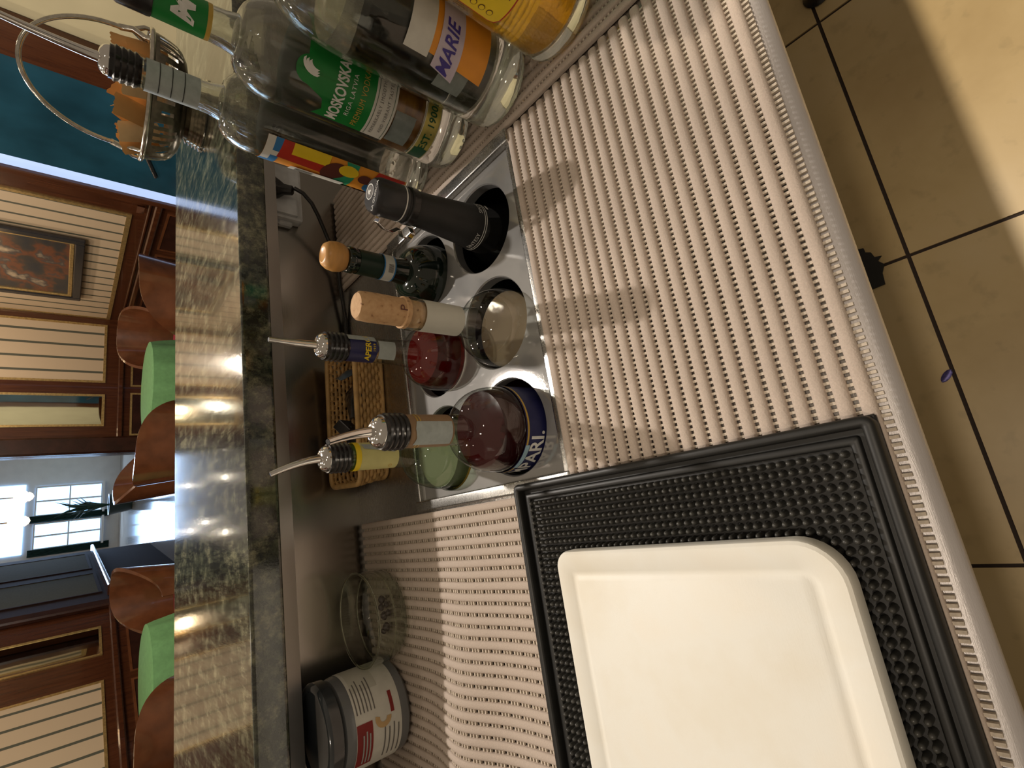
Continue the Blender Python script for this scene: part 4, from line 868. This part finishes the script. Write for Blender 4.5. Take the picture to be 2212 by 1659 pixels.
print_poly(t, 'pictogram', [(-0.0225, 0.104), (-0.0195, 0.104), (-0.0195, 0.120), (-0.0225, 0.120)], LR, 'ink_brown', 0.0011); print_poly(t, 'pictogram', disc(-0.021, 0.1005, 0.003, 14), LR, 'ink_dark', 0.0013)
# pale bottle at the end of the row
pr = [(0, 0), (0.030, 0), (0.0355, 0.003), (0.0370, 0.010), (0.0370, 0.19)]+dome(0.0370, 0.192, 0.015, 0.235, 8, 0.9)+[(0.014, 0.29)]
t, R = stand_bottle('liquor_bottle', 'pale blue-green glass bottle standing at the front end of the row', 0.4325, 0.122, pr, 'aqua_glass', None, None, 0.014, 0)
obj('stopper', MB().lathe([(0.0145, 0.288), (0.0155, 0.29), (0.0155, 0.312), (0, 0.314)], 32), 'black_plastic', t, 40)

# ================================================================== SMALL THINGS ON THE COUNTER
# nut jar
JX, JY, JR, JZ = -0.2275, 0.682, 0.054, 0.0078
t = thing('nut_jar', 'squat grey plastic nut jar with a white and red label on the wavy mat', 'jar', (JX, JY, JZ), face_cam(JX, JY))
obj('body', MB().lathe([(0, 0), (0.050, 0), (JR, 0.004), (JR, 0.074), (JR-0.002, 0.082), (JR-0.008, 0.086), (0, 0.086)], 64), 'jar_plastic', t, 40)
obj('lid', MB().lathe([(JR-0.006, 0.086), (JR+0.0005, 0.087), (JR+0.001, 0.099), (JR-0.002, 0.102), (JR-0.007, 0.1025), (JR-0.009, 0.1005), (0, 0.1005)], 64), 'jar_lid', t, 40)
print_poly(t, 'label', rect(-0.095, 0.080, 0.014, 0.072), JR, 'paper_white')
print_poly(t, 'label_block', rect(-0.060, -0.010, 0.052, 0.0715), JR, 'ink_maroon', 0.0008)
for i in range(3): print_poly(t, 'printed_line', rect(-0.056, -0.022+0.003*(i % 2), 0.055+0.004*i, 0.0566+0.004*i), JR, 'paper_grey', 0.0012)
for i in range(6): print_poly(t, 'printed_line', rect(0.000, 0.040-0.004*(i % 3), 0.046+0.0044*i, 0.0474+0.0044*i), JR, 'ink_grey', 0.0008)
print_poly(t, 'label_block', rect(0.024, 0.078, 0.036, 0.068), JR, 'paper_cream', 0.0006); print_poly(t, 'printed_bar', rect(-0.010, 0.013, 0.0230, 0.0275), JR, 'ink_maroon', 0.0008)
for i in range(4): print_poly(t, 'printed_line', rect(-0.060, -0.024+0.003*(i % 2), 0.018+0.006*i, 0.0195+0.006*i), JR, 'ink_grey', 0.0008)
nut = [(-0.012+0.0105*math.cos(a), 0.038+0.0105*math.sin(a)) for a in [math.radians(70+200*i/10) for i in range(11)]]
print_poly(t, 'nut_picture', nut+[(-0.012+0.0045*math.cos(a), 0.038+0.0045*math.sin(a)) for a in [math.radians(270-200*i/10) for i in range(11)]], JR, 'nut', 0.0010)
# glass dish with dark berries
DX, DY, DZ = -0.114, 0.664, 0.0078
t = thing('glass_dish', 'round clear glass dish with straight sides on the wavy mat', 'dish', (DX, DY, DZ))
obj('bowl', MB().lathe([(0, 0.001), (0.050, 0.001), (0.0545, 0.004), (0.0570, 0.012), (0.0580, 0.043)], 64), 'dish_wall', t, 45)
obj('lip', MB().lathe([(0.0576+0.0014*math.cos(a), 0.0434+0.0014*math.sin(a)) for a in [2*PI*i/8 for i in range(9)]], 64), 'dish_glass', t, 60)
obj('inner_ridge', MB().lathe([(0.0555+0.0009*math.cos(a), 0.0200+0.0009*math.sin(a)) for a in [2*PI*i/8 for i in range(9)]], 64), 'dish_glass', t, 60)
for k, (dx, dy, q) in enumerate(((0.016, 0.006, 1.0), (0.006, 0.010, 0.9), (-0.004, 0.002, 1.05), (0.000, -0.008, 0.8), (-0.018, -0.002, 1.1), (-0.024, 0.009, 0.8), (0.010, -0.004, 0.75))):
    mb = MB().lathe([(0, 0)]+[(0.0052*q*math.sin(PI*i/8)*(1+0.08*math.sin(5*i)), 0.0046*q*(1-math.cos(PI*i/8))) for i in range(1, 8)]+[(0, 0.0092*q)], 12)
    b = tag(obj('berry', mb, 'bean', None, 60), 'small dark dried berry lying in the glass dish', 'berry', 'dried berries in the glass dish'); b.location = (DX+dx, DY+dy, DZ+0.0016); b.rotation_euler = (0, 0, k)
# rattan tray with packets
TX, TY = 0.160, 0.676
t = thing('rattan_tray', 'small woven rattan tray behind the bottles in the well', 'tray', (TX, TY, 0.0005), math.radians(-4))
def loop(hx, hy, r, z, n=150, amp=0.0, ph=0.0, freq=46):
    pts = []; P4 = [(hx-r, -hy+r, -90), (hx-r, hy-r, 0), (-hx+r, hy-r, 90), (-hx+r, -hy+r, 180)]; raw = []
    for cx_, cy_, a in P4:
        for i in range(9): b = math.radians(a+90*i/8); raw.append((cx_+r*math.cos(b), cy_+r*math.sin(b), math.cos(b), math.sin(b)))
    raw.append(raw[0]); L_ = [0]
    for p, q in zip(raw[:-1], raw[1:]): L_.append(L_[-1]+math.hypot(q[0]-p[0], q[1]-p[1]))
    for k in range(n+1):
        s_ = L_[-1]*k/n; i = max(j for j in range(len(raw)) if L_[j] <= s_+1e-9); i = min(i, len(raw)-2); f = (s_-L_[i])/max(1e-9, L_[i+1]-L_[i])
        p = [raw[i][m]+(raw[i+1][m]-raw[i][m])*f for m in range(4)]; o = amp*math.sin(2*PI*freq*k/n+ph); pts.append((p[0]+p[2]*o, p[1]+p[3]*o, z))
    return pts
obj('tray_floor', MB().prism([(p[0], p[1]) for p in loop(0.090, 0.040, 0.012, 0, 40)[:-1]], 0, 0.003), 'rattan', t)
for k in range(7):
    g_ = k/6; obj('strand', MB().tube(loop(0.0925+0.006*g_, 0.0415+0.006*g_, 0.013, 0.005+0.0058*k, 230, 0.0016, PI*(k % 2), 38), 0.0027, 6, False), 'rattan', t, 60)
for zz, w_ in ((0.0455, 0.0036), (0.0028, 0.0030)): obj('border', MB().tube(loop(0.0935+0.006*zz/0.045, 0.0425+0.006*zz/0.045, 0.013, zz, 120, 0.0006, 0, 60), w_, 8, False), 'rattan', t, 60)
st = loop(0.0955, 0.0445, 0.013, 0, 76)
for p in st[:-1]: obj('stake', MB().tube([(p[0]*0.97, p[1]*0.96, 0.003), (p[0], p[1], 0.024), (p[0]*1.03, p[1]*1.05, 0.045)], 0.0013, 5, False), 'rattan', t)
def packet(name, lab, loc, rot, w_, h_, mat, cat='packet'):
    mb = MB(); n = 8
    for j in range(5):
        for i in range(n+1): u = i/n-0.5; v_ = j/4-0.5; mb.v.append((u*w_, v_*h_, 0.006*math.cos(PI*u)*math.cos(PI*v_)))
    o2 = len(mb.v)
    for j in range(5):
        for i in range(n+1): u = i/n-0.5; v_ = j/4-0.5; mb.v.append((u*w_, v_*h_, -0.004*math.cos(PI*u)*math.cos(PI*v_)))
    for j in range(4):
        for i in range(n): a = j*(n+1)+i; mb.f += [(a, a+1, a+n+2, a+n+1), (o2+a, o2+a+n+1, o2+a+n+2, o2+a+1)]
    o = tag(obj(name, mb, mat, None, 50), lab, cat); o.location = loc; o.rotation_euler = rot; return o
packet('coffee_packet', 'dark crumpled foil packet lying in the rattan tray', (0.190, 0.690, 0.0190), (0.25, 0.1, 0.5), 0.055, 0.040, 'foil_dark')
packet('coffee_packet', 'blue foil packet standing at the end of the rattan tray', (0.226, 0.678, 0.0310), (1.0, 0.1, 1.2), 0.034, 0.034, 'foil_blue')
tl = thing('strip_holder', 'folded dark glossy metal holder with a pale inset leaning in the rattan tray', 'holder', (0.128, 0.684, 0.015), math.radians(25))
mb = MB()
for pts in ([(-0.028, -0.018), (0.020, -0.018), (0.028, 0.004), (-0.020, 0.018)],): mb.prism(pts, 0, 0.003)
b = obj('plate', mb, 'black_metal', tl, None, 0.0008, 1); b.rotation_euler = (0.5, 0.1, 0)
mb = MB().prism([(-0.030, -0.004), (0.012, -0.012), (0.026, 0.000), (-0.016, 0.012)], 0, 0.026); b = obj('holder_body', mb, 'black_metal', tl, None, 0.0015, 2); b.rotation_euler = (0.35, -0.15, 0)
mb = MB().prism([(0.004, -0.013), (0.030, -0.004), (0.028, 0.012), (0.006, 0.004)], 0.012, 0.034); b = obj('inset', mb, 'foil_dark', tl, None, 0.001, 1); b.rotation_euler = (0.35, -0.15, 0)
obj('rivet', MB().tube([(-0.020, -0.012, 0.030), (-0.021, -0.015, 0.031)], 0.0035, 14), 'chrome', tl)
# socket, plug and lead under the granite
t = thing('power_socket', 'grey-white double power socket on the steel back below the granite', 'socket', (0.545, 0.7415, 0.0))
obj('housing', MB().box(-0.045, 0.055, -0.020, 0, 0.066, 0.132), 'socket_plastic', t, None, 0.005, 2)
obj('cover_flap', MB().box(-0.040, 0.004, -0.026, -0.018, 0.076, 0.126), 'socket_plastic', t, None, 0.003, 2)
obj('screw_boss', MB().box(-0.052, -0.040, -0.012, 0, 0.080, 0.104), 'socket_plastic', t, None, 0.003, 1)
t = thing('power_plug', 'black moulded plug and lead hanging in the power socket', 'plug', (0.545, 0.715, 0.0))
obj('plug_body', MB().lathe([(0, 0), (0.016, 0), (0.018, 0.004), (0.018, 0.018), (0.013, 0.026), (0.0085, 0.032), (0.0075, 0.044), (0.005, 0.046), (0, 0.046)], 20), 'black_plastic', t, 40).location = (0.004, -0.018, 0.086)
c = t.children[0]; c.rotation_euler = (0.5, PI+0.2, 0); c.location = (0.0, 0.004, 0.128)
pts = [Vector(p) for p in ((0.540, 0.694, 0.088), (0.532, 0.690, 0.076), (0.520, 0.693, 0.062), (0.505, 0.700, 0.050), (0.488, 0.706, 0.040), (0.470, 0.712, 0.030), (0.450, 0.718, 0.020), (0.43, 0.722, 0.012), (0.40, 0.726, 0.0105), (0.34, 0.730, 0.0035), (0.25, 0.736, 0.0035))]
obj('lead', MB().tube([p-Vector((0.545, 0.715, 0.0)) for p in pts], 0.0032, 10), 'black_plastic', t, 60)

# ================================================================== SILVER SUGAR BASKET ON THE GRANITE
SB = onz(439, 252, 0.1745); GZ = 0.1745
t = thing('silver_basket', 'pierced silver basket with an arched handle on the granite bar top', 'basket', (SB.x, SB.y, GZ), face_cam(SB.x, SB.y))
AX, AY = 0.106, 0.078
def oval(rows, n=96, skip=None):
    mb = MB()
    for q, z in rows:
        for i in range(n): a = 2*PI*i/n; mb.v.append((AX*q*math.cos(a), AY*q*math.sin(a), z))
    for k in range(len(rows)-1):
        for i in range(n):
            if skip and skip(k, i): continue
            mb.f.append((k*n+i, k*n+(i+1) % n, (k+1)*n+(i+1) % n, (k+1)*n+i))
    return mb
foot = [(0.60, 0)]
for k in range(5): foot += [(0.61-0.03*k*0.5, 0.002+0.0055*k), (0.54-0.015*k, 0.0045+0.0055*k)]
obj('foot', oval([(0.0001, 0.0005)]+foot+[(0.45, 0.030), (0.0001, 0.030)]), 'silver', t, 40)
bowl = [(0.02, 0.031), (0.55, 0.031), (0.74, 0.036), (0.86, 0.044), (0.92, 0.052), (0.955, 0.062), (0.975, 0.070), (0.99, 0.078), (1.0, 0.086)]
obj('bowl', oval(bowl, 96, lambda k, i: (3 <= k <= 6 and i % 12 in (0, 2, 4, 6) and not (k == 3 and i % 12 in (0, 6))) or (k in (4, 5) and i % 12 == 9)), 'silver_dark', t, 40)
obj('rim', MB().tube([(AX*1.01*math.cos(2*PI*i/80), AY*1.01*math.sin(2*PI*i/80), 0.088) for i in range(81)], 0.0042, 10, False), 'silver', t, 60)
for dy in (-0.0042, 0.0042):
    obj('handle_wire', MB().tube([(AX*0.86*math.cos(PI*i/40), dy, 0.126+0.122*math.sin(PI*i/40)) for i in range(41)], 0.0034, 8), 'silver', t, 60)
for sx in (-1, 1):
    for dy in (-0.042, -0.005, 0.042):
        x1 = sx*AX*math.sqrt(max(0, 1-(dy/AY)**2))
        obj('handle_branch', MB().tube([(sx*AX*0.86, 0.0, 0.130), (sx*AX*0.90, dy*0.35, 0.112), (x1*0.99, dy*0.9, 0.098), (x1, dy, 0.088)], [0.005, 0.0042, 0.0036, 0.003], 8), 'silver', t, 60)
rz = face_cam(SB.x, SB.y); ca, sa = math.cos(rz), math.sin(rz)
k = 0
for px_, py_, az, tx, ty, mat in [(-0.078, -0.02, 0.3, 0.15, -0.25, 0), (-0.064, 0.02, 1.1, -0.1, -0.1, 0), (-0.060, -0.035, -0.3, 0.3, -0.15, 1), (-0.048, 0.0, 0.8, 0.1, 0.2, 0), (-0.030, -0.045, 0.2, 0.35, 0.0, 0), (-0.020, 0.03, 1.3, -0.2, 0.1, 0), (-0.005, -0.02, -0.5, 0.1, 0.15, 0), (0.012, -0.048, 0.1, 0.3, 0.1, 1), (0.026, 0.01, 0.9, 0.0, 0.25, 0), (0.044, -0.03, -0.2, 0.2, 0.2, 0), (0.058, 0.03, 1.2, -0.1, 0.3, 1), (0.064, -0.015, 0.3, 0.15, 0.25, 0), (0.074, 0.012, 1.0, -0.1, 0.3, 0)]:
    mb = MB(); n = 6; hw, hh = 0.0175, 0.030       # a flat paper stick with crimped zigzag ends
    for s2, dz in ((1, 0.0022), (-1, -0.0022)):
        for j in range(6):
            for i in range(n+1): u = i/n*2-1; v_ = j/5*2-1; e = 0.0010*((i % 2)*2-1)+0.002*u*math.sin(k*1.7)*(1 if abs(v_) > 0.99 else 0); f_ = (1-u*u*0.8)*(1-abs(v_)**4); mb.v.append((u*hw, dz*f_+0.0012*math.sin(3*v_+k), v_*hh+e*(1 if v_ > 0 else -1)))
    o2 = 6*(n+1)
    for j in range(5):
        for i in range(n): a = j*(n+1)+i; mb.f += [(a, a+1, a+n+2, a+n+1), (o2+a, o2+a+n+1, o2+a+n+2, o2+a+1)]
    o = tag(obj('sugar_sachet', mb, 'sachet_pale' if mat else 'sachet_paper', None, 40), 'pale paper sugar sachet stuck among the brown ones in the silver basket' if mat else 'brown paper sugar sachet standing in the silver basket', 'sachet', 'pale sachets in the silver basket' if mat else 'brown sachets in the silver basket')
    o.location = (SB.x+ca*px_-sa*py_, SB.y+sa*px_+ca*py_, GZ+0.088+0.026*random.random()); o.rotation_euler = (tx*1.5+random.uniform(-0.2, 0.2), ty+random.uniform(-0.35, 0.35), rz+az); k += 1

# ================================================================== ON THE FLOOR
pts = [(1842, 542), (1866, 537), (1870, 546), (1882, 546), (1890, 556), (1905, 553), (1897, 564), (1911, 571), (1907, 590), (1913, 614), (1882, 627), (1850, 620), (1835, 580)]
pp = [onz(a, b, FZ) for a, b in pts]; c0 = Vector((sum(p.x for p in pp)/len(pp), sum(p.y for p in pp)/len(pp), FZ))
t = tag(obj('floor_scrap', MB().prism([(p.x-c0.x, p.y-c0.y) for p in pp][::-1], 0.0003, 0.004), 'cut_dark'), 'jagged dark scrap on the floor tile by the edge of the steel counter', 'scrap'); t.location = c0
q = onz(2045, 812, FZ)
mb = MB()
for i in range(9):
    u = i/8*2-1; w_ = 0.0065*math.sqrt(max(0.02, 1-u*u))
    for s2 in (-1, -0.4, 0.4, 1): mb.v.append((u*0.014, s2*w_, 0.0006+0.002*(1-abs(s2))+0.0008*(i % 2)))
for i in range(8):
    for j in range(3): a = i*4+j; mb.f.append((a, a+1, a+5, a+4))
t = tag(obj('wrapper_scrap', mb, 'purple_foil', None, 30), 'tiny purple foil scrap lying on the floor tile joint', 'scrap'); t.location = (q.x, q.y, FZ); t.rotation_euler = (0, 0, -0.75)
q = onz(1766, -12, FZ)
t = tag(obj('rubber_foot', MB().lathe([(0, 0), (0.028, 0), (0.030, 0.004), (0.022, 0.016), (0.018, 0.05), (0, 0.05)], 24), 'black_plastic', None, 40), 'round black rubber foot standing on a floor tile', 'bumper'); t.location = (q.x, q.y, FZ)  # black foot of some standing piece, only the foot is modelled
